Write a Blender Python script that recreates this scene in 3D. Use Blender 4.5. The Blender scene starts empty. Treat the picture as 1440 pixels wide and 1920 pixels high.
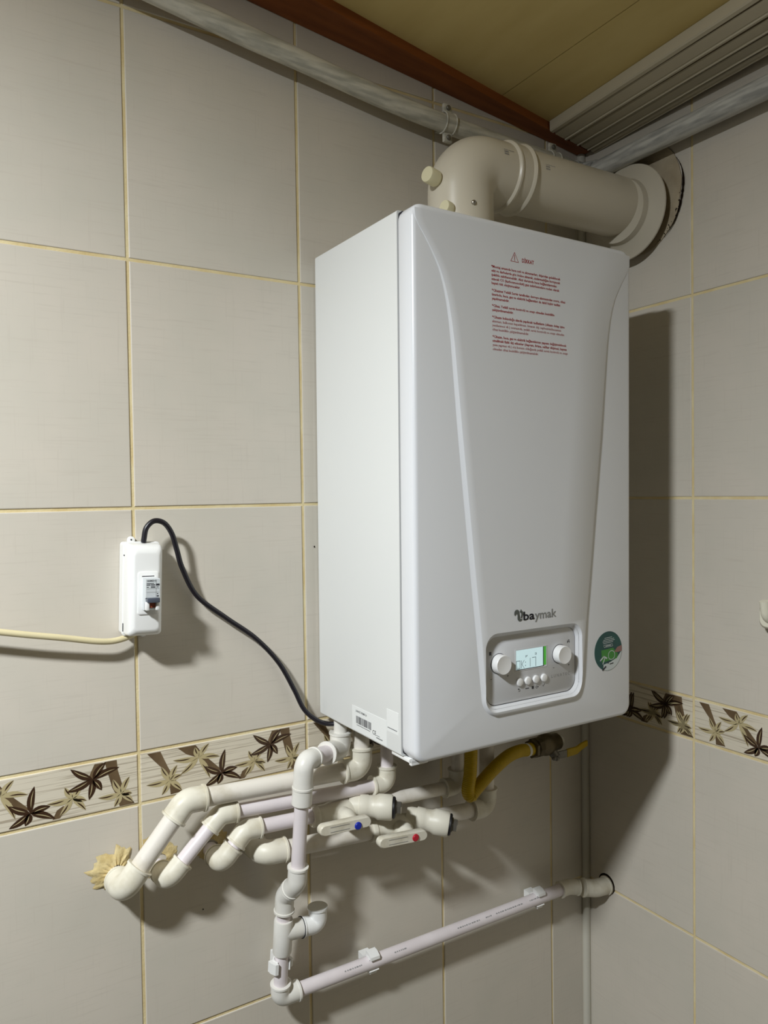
import bpy, bmesh, math, random
from mathutils import Vector, Matrix, Euler
random.seed(7)
S = bpy.context.scene
COL = S.collection

# ------------------------------------------------------------------ camera, world, light, exposure
cam_d = bpy.data.cameras.new('camera')
cam = bpy.data.objects.new('camera', cam_d)
COL.objects.link(cam)
cam_d.sensor_width = 36.0
cam_d.lens = 36.0 * 1422.05 / 1920.0
cam_d.clip_start = 0.02
PITCH, YAW, ROLL = -0.02679, 0.54503, -0.014
fw = Vector((math.sin(YAW) * math.cos(PITCH), math.cos(YAW) * math.cos(PITCH), math.sin(PITCH)))
rt = Vector((math.cos(YAW), -math.sin(YAW), 0))
up = rt.cross(fw)
rt2 = rt * math.cos(ROLL) + up * math.sin(ROLL)
up2 = up * math.cos(ROLL) - rt * math.sin(ROLL)
M = Matrix((rt2, up2, -fw)).transposed().to_4x4()
M.translation = (-1.09271, -1.05577, 0.42336)
cam.matrix_world = M
S.camera = cam

w = bpy.data.worlds.new('world')
S.world = w
w.use_nodes = True
w.node_tree.nodes['Background'].inputs[0].default_value = (0.9, 0.95, 1.0, 1)
w.node_tree.nodes['Background'].inputs[1].default_value = 0.05

ld = bpy.data.lights.new('ceiling_lamp_light', 'AREA')
ld.shape = 'DISK'
ld.size = 0.17
ld.energy = 50.0
ld.color = (0.93, 0.975, 1.0)
lo = bpy.data.objects.new('ceiling_lamp_light', ld)
COL.objects.link(lo)
lo.location = (-1.78, -0.84, 1.18)

S.view_settings.view_transform = 'Standard'
S.view_settings.look = 'None'
S.view_settings.exposure = 0.0
S.view_settings.gamma = 1.0
S.view_settings.use_curve_mapping = False


# ------------------------------------------------------------------ materials
def srgb(r, g, b):
    def f(c):
        c /= 255.0
        return c / 12.92 if c <= 0.04045 else ((c + 0.055) / 1.055) ** 2.4
    return (f(r), f(g), f(b), 1.0)


def mat(name, col, rough=0.5, spec=0.5, metal=0.0, var=0.0, vscale=(8, 8, 8), col2=None, bump=0.0, bscale=60.0,
        emit=None, estr=0.0, detail=4.0, rand=False, coords='Object', thresh=None):
    m = bpy.data.materials.new(name)
    m.use_nodes = True
    nt = m.node_tree
    N, L = nt.nodes, nt.links
    b = N['Principled BSDF']
    b.inputs['Base Color'].default_value = col
    b.inputs['Roughness'].default_value = rough
    b.inputs['Specular IOR Level'].default_value = spec
    b.inputs['Metallic'].default_value = metal
    if var > 0 or bump > 0 or col2:
        tc = N.new('ShaderNodeTexCoord')
        mp = N.new('ShaderNodeMapping')
        mp.inputs['Scale'].default_value = vscale
        L.new(tc.outputs[coords], mp.inputs['Vector'])
        vec = mp.outputs['Vector']
        if rand:
            oi = N.new('ShaderNodeObjectInfo')
            mul = N.new('ShaderNodeMath'); mul.operation = 'MULTIPLY'; mul.inputs[1].default_value = 37.0
            L.new(oi.outputs['Random'], mul.inputs[0])
            add = N.new('ShaderNodeVectorMath'); add.operation = 'ADD'
            L.new(vec, add.inputs[0]); L.new(mul.outputs[0], add.inputs[1])
            vec = add.outputs[0]
        no = N.new('ShaderNodeTexNoise')
        no.inputs['Scale'].default_value = 1.0
        no.inputs['Detail'].default_value = detail
        L.new(vec, no.inputs['Vector'])
        ra = N.new('ShaderNodeValToRGB')
        lo_, hi_ = thresh or (0.3, 0.7)
        ra.color_ramp.elements[0].position = lo_
        ra.color_ramp.elements[1].position = hi_
        c2 = col2 or tuple(max(0, c * (1 - var)) for c in col[:3]) + (1,)
        ra.color_ramp.elements[0].color = c2
        ra.color_ramp.elements[1].color = col
        L.new(no.outputs['Fac'], ra.inputs['Fac'])
        L.new(ra.outputs['Color'], b.inputs['Base Color'])
        if bump > 0:
            n2 = N.new('ShaderNodeTexNoise')
            n2.inputs['Scale'].default_value = bscale
            n2.inputs['Detail'].default_value = 3
            L.new(tc.outputs[coords], n2.inputs['Vector'])
            bp = N.new('ShaderNodeBump')
            bp.inputs['Strength'].default_value = bump
            bp.inputs['Distance'].default_value = 0.002
            L.new(n2.outputs['Fac'], bp.inputs['Height'])
            L.new(bp.outputs['Normal'], b.inputs['Normal'])
    if emit:
        b.inputs['Emission Color'].default_value = emit
        b.inputs['Emission Strength'].default_value = estr
    return m


def tile_material():
    """satin ceramic with a faint woven print: fine horizontal and vertical threads over soft cloudiness"""
    m = bpy.data.materials.new('woven_tile_glaze')
    m.use_nodes = True
    N, L = m.node_tree.nodes, m.node_tree.links
    b = N['Principled BSDF']
    tc = N.new('ShaderNodeTexCoord')
    oi = N.new('ShaderNodeObjectInfo')
    mul = N.new('ShaderNodeMath'); mul.operation = 'MULTIPLY'; mul.inputs[1].default_value = 53.0
    L.new(oi.outputs['Random'], mul.inputs[0])

    def noise(sc, det, rough=0.6):
        mp = N.new('ShaderNodeMapping'); mp.inputs['Scale'].default_value = sc
        L.new(tc.outputs['Object'], mp.inputs['Vector'])
        ad = N.new('ShaderNodeVectorMath'); ad.operation = 'ADD'
        L.new(mp.outputs[0], ad.inputs[0]); L.new(mul.outputs[0], ad.inputs[1])
        n = N.new('ShaderNodeTexNoise'); n.inputs['Scale'].default_value = 1
        n.inputs['Detail'].default_value = det; n.inputs['Roughness'].default_value = rough
        L.new(ad.outputs[0], n.inputs['Vector'])
        return n.outputs['Fac']
    h = noise((14, 14, 420), 3)
    v = noise((420, 420, 14), 3)
    c = noise((7, 7, 7), 3)

    def mix(f, a, bb):
        x = N.new('ShaderNodeMix'); x.data_type = 'RGBA'
        if isinstance(f, float):
            x.inputs[0].default_value = f
        else:
            L.new(f, x.inputs[0])
        for i, s in ((6, a), (7, bb)):
            if isinstance(s, tuple):
                x.inputs[i].default_value = s
            else:
                L.new(s, x.inputs[i])
        return x.outputs[2]

    def ramp(f, a, bb):
        r = N.new('ShaderNodeMapRange')
        r.inputs[1].default_value = a; r.inputs[2].default_value = bb
        L.new(f, r.inputs[0])
        return r.outputs[0]
    base = mix(ramp(c, .35, .65), TILE_A, TILE_B)
    base = mix(ramp(h, .56, .74), base, TILE_D)
    base = mix(ramp(v, .60, .80), base, TILE_D)
    L.new(base, b.inputs['Base Color'])
    b.inputs['Roughness'].default_value = 0.42
    b.inputs['Specular IOR Level'].default_value = 0.4
    return m


TILE_A = srgb(213, 205, 192)
TILE_B = srgb(207, 201, 188)
TILE_D = srgb(204, 196, 183)
M_TILE = tile_material()
M_BORD = mat('border_tile_glaze', srgb(220, 211, 192), 0.4, 0.4, var=0.0, vscale=(9, 9, 420), col2=srgb(178, 166, 146),
             rand=True, thresh=(0.36, 0.47))
M_GROUT = mat('yellowed_grout', srgb(232, 218, 176), 0.9, 0.2, vscale=(24, 24, 24), col2=srgb(216, 194, 142), bump=0.3, bscale=400)
M_PDARK = mat('dark_brown_print', srgb(62, 42, 28), 0.35, 0.5)
M_PSTEM = mat('taupe_stem_print', srgb(118, 98, 72), 0.4, 0.4, vscale=(30, 30, 30), col2=srgb(84, 66, 46))
M_PPALE = mat('pale_olive_print', srgb(186, 172, 132), 0.4, 0.4)
M_WHITE = mat('white_enamel_steel', srgb(232, 234, 233), 0.32, 0.5, var=0.01, vscale=(3, 3, 3))
M_COVER = mat('white_gloss_cover', srgb(231, 233, 237), 0.28, 0.5, var=0.01, vscale=(3, 3, 3))
M_PLATE = mat('pale_grey_control_plastic', srgb(214, 215, 218), 0.4, 0.5)
M_KNOB = mat('white_knob_plastic', srgb(240, 240, 240), 0.35, 0.5)
M_SEAM = mat('dark_seam', srgb(34, 34, 42), 0.6, 0.3)
M_LCD = mat('backlit_display', srgb(180, 205, 210), 0.3, 0.5, emit=srgb(196, 222, 226), estr=0.60)
M_LCDG = mat('green_display_edge', srgb(60, 150, 50), 0.3, 0.5, emit=srgb(80, 190, 60), estr=0.35)
M_INK = mat('dark_grey_ink', srgb(52, 52, 58), 0.5, 0.4)
M_INKL = mat('light_grey_ink', srgb(150, 150, 150), 0.5, 0.4)
M_RED = mat('red_warning_ink', srgb(166, 38, 44), 0.5, 0.4)
M_CHROME = mat('dull_chrome', srgb(150, 150, 150), 0.3, 0.5, metal=0.9)
M_EMB = mat('dark_grey_emblem', srgb(92, 97, 94), 0.35, 0.5, metal=0.2)
M_EMB2 = mat('mid_grey_letters', srgb(138, 140, 140), 0.35, 0.5, metal=0.2)
M_TEAL = mat('teal_sticker_print', srgb(22, 84, 78), 0.35, 0.5, vscale=(30, 30, 30), col2=srgb(16, 62, 66))
M_GREEN = mat('bright_green_print', srgb(60, 138, 52), 0.35, 0.5)
M_PALEP = mat('pale_sticker_print', srgb(206, 214, 214), 0.35, 0.5)
M_SKIN = mat('pink_print', srgb(150, 110, 104), 0.4, 0.4)
M_LABEL = mat('white_paper_label', srgb(235, 237, 236), 0.45, 0.4)
M_FLUE = mat('cream_flue_enamel', srgb(216, 208, 190), 0.3, 0.5, var=0.02, vscale=(6, 6, 6))
M_CAP = mat('ivory_plastic', srgb(228, 221, 186), 0.45, 0.5)
M_ROS = mat('grey_white_rubber', srgb(200, 192, 174), 0.6, 0.3, var=0.03, vscale=(20, 20, 20))
M_PPR = mat('lilac_white_pipe_plastic', srgb(232, 224, 226), 0.38, 0.45, col2=srgb(224, 215, 217), vscale=(26, 26, 26))
M_FIT = mat('white_fitting_plastic', srgb(232, 230, 224), 0.36, 0.45, col2=srgb(224, 221, 212), vscale=(40, 40, 40))
M_OLD = mat('stained_white_plastic', srgb(228, 223, 207), 0.42, 0.45, col2=srgb(204, 196, 174), vscale=(28, 28, 28), thresh=(0.32, 0.50), detail=6)
M_OLDP = mat('stained_white_pipe', srgb(230, 224, 214), 0.4, 0.45, col2=srgb(210, 202, 186), vscale=(30, 30, 30), thresh=(0.32, 0.50), detail=6)
M_STEEL = mat('nickel_steel', srgb(170, 165, 155), 0.3, 0.5, metal=0.85)
M_RUBBER = mat('black_rubber', srgb(26, 25, 27), 0.5, 0.4)
M_CORD = mat('black_cable_sheath', srgb(28, 25, 32), 0.35, 0.5)
M_BEIGE = mat('beige_cable_sheath', srgb(222, 210, 170), 0.45, 0.4, var=0.05, vscale=(40, 40, 40))
M_YEL = mat('yellow_gas_hose', srgb(196, 164, 4), 0.45, 0.4, var=0.1, vscale=(60, 60, 60))
M_BRASS = mat('tarnished_brass', srgb(104, 92, 66), 0.42, 0.5, metal=0.55, var=0.3, vscale=(60, 60, 60))
M_GREYM = mat('grey_cast_metal', srgb(130, 126, 116), 0.45, 0.5, metal=0.4, var=0.3, vscale=(90, 90, 90))
M_BLUE = mat('blue_plastic', srgb(18, 44, 170), 0.4, 0.5)
M_REDP = mat('red_plastic', srgb(190, 22, 46), 0.4, 0.5)
M_BOX = mat('white_abs_plastic', srgb(242, 242, 240), 0.35, 0.5)
M_BRK = mat('pale_grey_breaker', srgb(208, 213, 215), 0.4, 0.5)
M_SLATE = mat('slate_grey_toggle', srgb(78, 84, 96), 0.4, 0.5)
M_TOG = mat('brown_red_flag', srgb(140, 66, 46), 0.4, 0.5)
M_PAINTP = mat('brush_painted_pipe', srgb(220, 216, 202), 0.5, 0.4, vscale=(16, 130, 130), col2=srgb(182, 180, 168), bump=0.35, bscale=120, thresh=(0.35, 0.6))
M_PAINTQ = mat('brush_painted_pipe_right', srgb(206, 205, 198), 0.5, 0.4, vscale=(130, 16, 130), col2=srgb(160, 160, 156), bump=0.35, bscale=120, thresh=(0.36, 0.6))
M_WOOD = mat('red_brown_wood', srgb(154, 88, 40), 0.55, 0.35, vscale=(5, 60, 60), col2=srgb(122, 66, 26))
M_PLY = mat('varnished_plywood', srgb(222, 202, 140), 0.6, 0.35, vscale=(14, 4, 14), col2=srgb(208, 186, 122))
M_PVC = mat('ivory_pvc_plank', srgb(206, 197, 174), 0.45, 0.45, var=0.02, vscale=(10, 10, 10))
M_PVCS = mat('groove_shade_pvc', srgb(88, 76, 52), 0.6, 0.3)  # dark brown puts the shade of the plank grooves into the colour
M_MORT = mat('patched_mortar', srgb(190, 177, 152), 0.85, 0.2, vscale=(30, 30, 30), col2=srgb(168, 154, 130), bump=0.4, bscale=150)
M_CRACK = mat('black_crack', srgb(26, 18, 10), 0.9, 0.1)
M_FOAM = mat('yellow_foam', srgb(222, 205, 158), 0.85, 0.2, vscale=(50, 50, 50), col2=srgb(196, 172, 114), bump=0.8, bscale=140)
M_CAULK = mat('white_caulk', srgb(206, 202, 188), 0.6, 0.3, var=0.05, vscale=(40, 40, 8))
M_PAINT = mat('grey_brown_wall_paint', srgb(62, 59, 54), 0.8, 0.2, var=0.03, vscale=(3, 3, 3))
M_FLOOR = mat('grey_floor_tile', srgb(92, 89, 82), 0.5, 0.4, var=0.08, vscale=(4, 4, 4))
M_KNOBW = mat('glossy_ivory_ceramic', srgb(236, 232, 212), 0.2, 0.5, var=0.02, vscale=(20, 20, 20))


# ------------------------------------------------------------------ object helpers
def wm(o):
    m = o.matrix_basis.copy()
    while o.parent is not None:
        o = o.parent
        m = o.matrix_basis @ m
    return m


def obj(name, bm, m, parent=None, world=True, angle=38, smooth=True, mesh=None):
    """link one mesh; bm is in world coordinates (or already in the parent's when world=False)"""
    if mesh is None:
        if parent is not None and world:
            bm.transform(wm(parent).inverted())
        bmesh.ops.recalc_face_normals(bm, faces=bm.faces)
        mesh = bpy.data.meshes.new(name)
        bm.to_mesh(mesh)
        bm.free()
        if smooth:
            mesh.polygons.foreach_set('use_smooth', [True] * len(mesh.polygons))
            mesh.set_sharp_from_angle(angle=math.radians(angle))
        mesh.materials.append(m)
    o = bpy.data.objects.new(name, mesh)
    COL.objects.link(o)
    if parent is not None:
        o.parent = parent
    return o


def thing(name, label, cat, loc=(0, 0, 0), rot=(0, 0, 0), group=None):
    o = bpy.data.objects.new(name, None)
    o.empty_display_size = 0.02
    COL.objects.link(o)
    o.location = loc
    o.rotation_euler = rot
    return tag(o, label, cat, group)


def tag(o, label, cat, group=None):
    o['label'] = label
    o['category'] = cat
    if group:
        o['group'] = group
    return o


def structure(name, bm=None, m=None, **k):
    if bm is None:
        o = bpy.data.objects.new(name, None)
        o.empty_display_size = 0.02
        COL.objects.link(o)
    else:
        o = obj(name, bm, m, **k)
    o['kind'] = 'structure'
    return o


def box(bm, lo, hi, bev=0.0, seg=2, mx=None):
    r = bmesh.ops.create_cube(bm, size=1.0)
    vs = r['verts']
    lo, hi = Vector(lo), Vector(hi)
    for v in vs:
        v.co = Vector(((v.co.x + .5) * (hi.x - lo.x) + lo.x, (v.co.y + .5) * (hi.y - lo.y) + lo.y, (v.co.z + .5) * (hi.z - lo.z) + lo.z))
    if bev > 0:
        es = list({e for v in vs for e in v.link_edges})
        r2 = bmesh.ops.bevel(bm, geom=es, offset=bev, segments=seg, affect='EDGES', profile=0.5)
        vs = list({v for f in r2['faces'] for v in f.verts} | {v for v in vs if v.is_valid})
        vs = [v for v in vs if v.is_valid]
    if mx is not None:
        bmesh.ops.transform(bm, matrix=mx, verts=vs)
    return vs


def frames(pts):
    n = len(pts)
    T = []
    for i in range(n):
        a = pts[max(0, i - 1)]
        b = pts[min(n - 1, i + 1)]
        d = b - a
        T.append(d.normalized() if d.length > 1e-9 else Vector((0, 0, 1)))
    ref = Vector((0, 0, 1)) if abs(T[0].z) < .9 else Vector((1, 0, 0))
    u = (ref - T[0] * ref.dot(T[0])).normalized()
    U = [u]
    for i in range(1, n):
        u = U[-1] - T[i] * U[-1].dot(T[i])
        U.append(u.normalized())
    return T, U


def tube(bm, pts, rad, seg=24, cap=True):
    pts = [Vector(p) for p in pts]
    if not isinstance(rad, (list, tuple)):
        rad = [rad] * len(pts)
    T, U = frames(pts)
    rings = []
    for p, t, u, r in zip(pts, T, U, rad):
        v = t.cross(u)
        rings.append([bm.verts.new(p + (u * math.cos(a) + v * math.sin(a)) * r) for a in [2 * math.pi * k / seg for k in range(seg)]])
    for a, b in zip(rings[:-1], rings[1:]):
        for k in range(seg):
            bm.faces.new((a[k], a[(k + 1) % seg], b[(k + 1) % seg], b[k]))
    if cap:
        bm.faces.new(rings[0][::-1])
        bm.faces.new(rings[-1])


def lathe(bm, prof, origin, axis, seg=32):
    """prof: (radius, height along axis) list"""
    o = Vector(origin)
    ax = Vector(axis).normalized()
    ref = Vector((0, 0, 1)) if abs(ax.z) < .9 else Vector((1, 0, 0))
    u = (ref - ax * ref.dot(ax)).normalized()
    v = ax.cross(u)
    rings = []
    for r, h in prof:
        if r < 1e-6:
            rings.append([bm.verts.new(o + ax * h)])
        else:
            rings.append([bm.verts.new(o + ax * h + (u * math.cos(2 * math.pi * k / seg) + v * math.sin(2 * math.pi * k / seg)) * r) for k in range(seg)])
    for a, b in zip(rings[:-1], rings[1:]):
        for k in range(seg):
            q = (k + 1) % seg
            if len(a) == 1 and len(b) > 1:
                bm.faces.new((a[0], b[q], b[k]))
            elif len(b) == 1 and len(a) > 1:
                bm.faces.new((a[k], a[q], b[0]))
            elif len(a) > 1:
                bm.faces.new((a[k], a[q], b[q], b[k]))
    if len(rings[0]) > 1:
        bm.faces.new(rings[0][::-1])
    if len(rings[-1]) > 1:
        bm.faces.new(rings[-1])


def fillet(nodes, r, n=8):
    """polyline with its inner corners rounded"""
    P = [Vector(p) for p in nodes]
    out = [P[0]]
    for i in range(1, len(P) - 1):
        a = (P[i - 1] - P[i]); b = (P[i + 1] - P[i])
        la, lb = a.length, b.length
        a.normalize(); b.normalize()
        ang = a.angle(b)
        if ang > math.radians(176):
            out.append(P[i]); continue
        d = min(r / math.tan(ang / 2), la * .48, lb * .48)
        rr = d * math.tan(ang / 2)
        c = P[i] + (a + b).normalized() * (rr / math.sin(ang / 2))
        s, e = P[i] + a * d - c, P[i] + b * d - c
        tot = s.angle(e)
        for k in range(n + 1):
            t = k / n
            out.append(c + (s * math.sin((1 - t) * tot) + e * math.sin(t * tot)) / math.sin(tot))
    out.append(P[-1])
    return out


def spline(pts, n=10):
    """Catmull-Rom through points"""
    P = [Vector(p) for p in pts]
    P = [P[0] * 2 - P[1]] + P + [P[-1] * 2 - P[-2]]
    out = []
    for i in range(1, len(P) - 2):
        for k in range(n):
            t = k / n
            a, b, c, d = P[i - 1], P[i], P[i + 1], P[i + 2]
            out.append(.5 * ((2 * b) + (c - a) * t + (2 * a - 5 * b + 4 * c - d) * t * t + (3 * b - a - 3 * c + d) * t ** 3))
    out.append(P[-2])
    return out


def polyface(bm, pts):
    f = bm.faces.new([bm.verts.new(Vector(p)) for p in pts])
    return f


def flatpoly(bm, pts, thick):
    """a printed or cut shape: pts are 3D, thick is the vector it stands proud by"""
    t = Vector(thick)
    a = [bm.verts.new(Vector(p)) for p in pts]
    b = [bm.verts.new(Vector(p) + t) for p in pts]
    f = bm.faces.new(b)
    bm.faces.new(a[::-1])
    n = len(a)
    for i in range(n):
        bm.faces.new((a[i], a[(i + 1) % n], b[(i + 1) % n], b[i]))
    if n > 4:
        bmesh.ops.triangulate(bm, faces=[f])


def rrect(x0, x1, z0, z1, r, n=8):
    out = []
    for cx, cz, a0 in ((x1 - r, z1 - r, 0), (x0 + r, z1 - r, 90), (x0 + r, z0 + r, 180), (x1 - r, z0 + r, 270)):
        for k in range(n + 1):
            a = math.radians(a0 + 90 * k / n)
            out.append((cx + r * math.cos(a), cz + r * math.sin(a)))
    return out


def loft(bm, loops, cap=True):
    R = [[bm.verts.new(Vector(p)) for p in lp] for lp in loops]
    n = len(R[0])
    for a, b in zip(R[:-1], R[1:]):
        for k in range(n):
            bm.faces.new((a[k], a[(k + 1) % n], b[(k + 1) % n], b[k]))
    if cap:
        bm.faces.new(R[0][::-1])
        bm.faces.new(R[-1])


def text_mesh(bm, s, width, height, place, bold=0.0, align='L', fitw=True, res=2):
    """place(u, v) maps the text plane into 3D; width is the wanted run, height the font size"""
    cu = bpy.data.curves.new('txt', 'FONT')
    cu.body = s
    cu.size = 1.0
    cu.resolution_u = res
    cu.offset = bold
    o = bpy.data.objects.new('txt', cu)
    COL.objects.link(o)
    bpy.context.view_layer.update()
    dg = bpy.context.evaluated_depsgraph_get()
    me = bpy.data.meshes.new_from_object(o.evaluated_get(dg))
    xs = [v.co.x for v in me.vertices] or [0, 1]
    x0, x1 = min(xs), max(xs)
    sx = (width / max(1e-6, x1 - x0)) if fitw else height
    vs = [bm.verts.new(place((v.co.x - x0) * sx, v.co.y * height)) for v in me.vertices]
    for p in me.polygons:
        try:
            bm.faces.new([vs[i] for i in p.vertices])
        except ValueError:
            pass
    COL.objects.unlink(o)
    bpy.data.objects.remove(o)
    bpy.data.curves.remove(cu)
    bpy.data.meshes.remove(me)


def decal(name, bm, m, parent, world=False):
    """printed ink: flat faces already lying on a surface"""
    if parent is not None and world:
        bm.transform(wm(parent).inverted())
    me = bpy.data.meshes.new(name)
    bm.to_mesh(me)
    bm.free()
    me.materials.append(m)
    o = bpy.data.objects.new(name, me)
    COL.objects.link(o)
    o.parent = parent
    if name.endswith(('icons', 'print', 'text', 'lettering', 'letters', 'digits', 'barcode', 'crack')):
        o['kind'] = 'stuff'          # ink marks too small to pick apart
    return o


# ------------------------------------------------------------------ room shell
ZF = -1.30                         # floor level


def ceil_z(x):
    return 1.072 - 0.12 * x


XB, YB = -2.7, -2.3
TW, TH, TG = 0.253, 0.33473, 0.0042
A0, B0, ZD = 0.09141, 0.24386, 0.07111

bm = bmesh.new()
box(bm, (XB, 0.0014, ZF), (0.06, 0.10, 1.46))
wall_left = structure('wall_left', bm, M_GROUT)
bm = bmesh.new()
box(bm, (0.0014, YB, ZF), (0.10, 0.0014, 1.46))
wall_right = structure('wall_right', bm, M_GROUT)
bm = bmesh.new()
box(bm, (XB - 0.1, YB - 0.1, ZF), (0.10, YB, 1.46))
structure('wall_near', bm, M_PAINT)
bm = bmesh.new()
box(bm, (XB - 0.1, YB, ZF), (XB, 0.10, 1.46))
structure('wall_far', bm, M_PAINT)
bm = bmesh.new()
box(bm, (XB - 0.1, YB - 0.1, ZF - 0.1), (0.1, 0.1, ZF))
structure('floor', bm, M_FLOOR)

# ceiling: a sloping slab faced with plywood sheets
bm = bmesh.new()
loft(bm, [[(XB - .1, y, ceil_z(XB - .1) + .012), (0.1, y, ceil_z(0.1) + .012), (0.1, y, ceil_z(0.1) + .1), (XB - .1, y, ceil_z(XB - .1) + .1)] for y in (YB - .1, 0.1)])
ceiling = structure('ceiling', bm, M_WOOD)
for xa, xb in ((-0.2265, 0.0), (-1.43, -0.2280), (-2.69, -1.4315)):
    bm = bmesh.new()
    loft(bm, [[(xa, y, ceil_z(xa)), (xb, y, ceil_z(xb)), (xb, y, ceil_z(xb) + .012), (xa, y, ceil_z(xa) + .012)] for y in (YB, 0.0)])
    obj('plywood_sheet', bm, M_PLY, ceiling)


# wall tiles: one mesh per size, laid in a loop
def tile_mesh(name, w_, h_, m):
    bm = bmesh.new()
    c, d = 0.0012, 0.0075
    o = [(-w_ / 2, -h_ / 2), (w_ / 2, -h_ / 2), (w_ / 2, h_ / 2), (-w_ / 2, h_ / 2)]
    i = [(x - math.copysign(c, x), z - math.copysign(c, z)) for x, z in o]
    j = [(x - math.copysign(c * .35, x), z - math.copysign(c * .35, z)) for x, z in o]
    loft(bm, [[(x, d, z) for x, z in o], [(x, c, z) for x, z in o], [(x, c * .3, z) for x, z in j], [(x, 0, z) for x, z in i]])
    bmesh.ops.recalc_face_normals(bm, faces=bm.faces)
    me = bpy.data.meshes.new(name)
    bm.to_mesh(me); bm.free()
    me.materials.append(m)
    return me


# ---- border print: flowers and bamboo-like stems in tile-local (u, v) metres, origin lower left
def petal_pts(c, t, wd, n=7):
    cx, cz = c; tx, tz = t
    dx, dz = tx - cx, tz - cz
    L_ = math.hypot(dx, dz)
    px, pz = -dz / L_, dx / L_
    bend = 0.05 * L_
    a, b = [], []
    for k in range(n + 1):
        s = k / n
        wdt = wd * (math.sin(math.pi * min(1, s ** .85)) ** .8 if 0 < s < 1 else 0)
        o = bend * math.sin(math.pi * s)
        x, z = cx + dx * s + px * o, cz + dz * s + pz * o
        a.append((x + px * wdt, z + pz * wdt))
        b.append((x - px * wdt, z - pz * wdt))
    return a + b[-2:0:-1]


DARK = [((.1163, .0193), [(.122, .0533), (.0903, .0343), (.0913, .0051), (.110, .0045), (.1458, .0059), (.1403, .0235)]),
        ((.1928, .0473), [(.165, .0660), (.2095, .0672), (.2270, .057), (.1600, .0366), (.1873, .0208), (.2037, .0304)])]
PALE = [((.0415, .024), [(.0299, .0458), (.0522, .0438), (.0585, .0290), (.0091, .0238), (.03, .0059), (.058, .0069)]),
        ((.0828, .0486), [(.0985, .0660), (.078, .0640), (.0464, .051), (.0566, .0294), (.1145, .044), (.099, .0157)]),
        ((.167, .0271), [(.1579, .0438), (.1788, .0400), (.136, .0261), (.151, .0075), (.1832, .0082), (.1845, .0207)]),
        ((.2285, .0202), [(.2400, .0414), (.2184, .0418), (.1986, .0204), (.2191, .0041), (.2440, .0058), (.2430, .0179)])]
STEM = [[(.0112, .0670), (.0294, .0670), (.0391, .044), (.0451, .0318), (.0500, .016), (.0592, .0051), (.0423, .0041), (.0414, .02), (.0338, .0404), (.0224, .0535)],
        [(.0536, .0670), (.079, .0670), (.0868, .0561), (.098, .0434), (.1174, .0233), (.1042, .0244), (.0929, .0347), (.0834, .0478), (.066, .056)],
        [(.1424, .0046), (.151, .0046), (.1633, .0172), (.1554, .0198), (.1477, .0155)],
        [(.2081, .0672), (.2238, .0672), (.225, .053), (.2310, .0291), (.2360, .0120), (.2460, .0034), (.2262, .0034), (.2240, .0160), (.2173, .0304), (.2134, .0478)],
        [(.1881, .0516), (.1954, .0668), (.2060, .0668), (.1994, .0567), (.1935, .043)]]
BH = ZD - TG                       # border tile height


def print_mesh(kind):
    bm = bmesh.new()
    ox, oz = TG / 2 + (TW - TG) / 2, TG / 2 + BH / 2

    def P(uv, y):
        return Vector((uv[0] - ox, y, uv[1] - oz))

    def f(pts, y):
        fc = bm.faces.new([bm.verts.new(P(p, y)) for p in pts])
        if len(pts) > 4:
            bmesh.ops.triangulate(bm, faces=[fc])
    if kind == 'stem':
        for s in STEM:
            f(s, -0.00012)
    if kind == 'pale':
        for c, ts in PALE:
            for t in ts:
                f(petal_pts(c, t, .0040), -0.00024)
    if kind == 'vein':
        for c, ts in PALE:
            for t in ts:
                m_ = (c[0] + .32 * (t[0] - c[0]), c[1] + .32 * (t[1] - c[1]))
                f(petal_pts(m_, t, .0009), -0.00036)
    if kind == 'dark':
        for c, ts in DARK:
            for t in ts:
                f(petal_pts(c, t, .0044), -0.00048)
    if kind == 'light_vein':
        for c, ts in DARK:
            for t in ts:
                m_ = (c[0] + .2 * (t[0] - c[0]), c[1] + .2 * (t[1] - c[1]))
                e_ = (c[0] + .86 * (t[0] - c[0]), c[1] + .86 * (t[1] - c[1]))
                f(petal_pts(m_, e_, .00055), -0.00060)
    for fc in bm.faces:
        fc.normal_update()
        if fc.normal.y > 0:
            fc.normal_flip()
    me = bpy.data.meshes.new(kind + '_print')
    bm.to_mesh(me); bm.free()
    me.materials.append({'stem': M_PSTEM, 'pale': M_PPALE, 'vein': M_PDARK, 'dark': M_PDARK, 'light_vein': M_PPALE}[kind])
    return me


PRINTS = {'stem_print': print_mesh('stem'), 'pale_flower_print': print_mesh('pale'), 'flower_vein_print': print_mesh('vein'),
          'dark_flower_print': print_mesh('dark'), 'light_vein_print': print_mesh('light_vein')}
MESHES = {}
ROWS = [(ZD + k * TH, ZD + (k + 1) * TH, 'tile') for k in range(4)] + [(0.0, ZD, 'border_tile')] + [(-(k + 1) * TH, -k * TH, 'tile') for k in range(4)]


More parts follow.
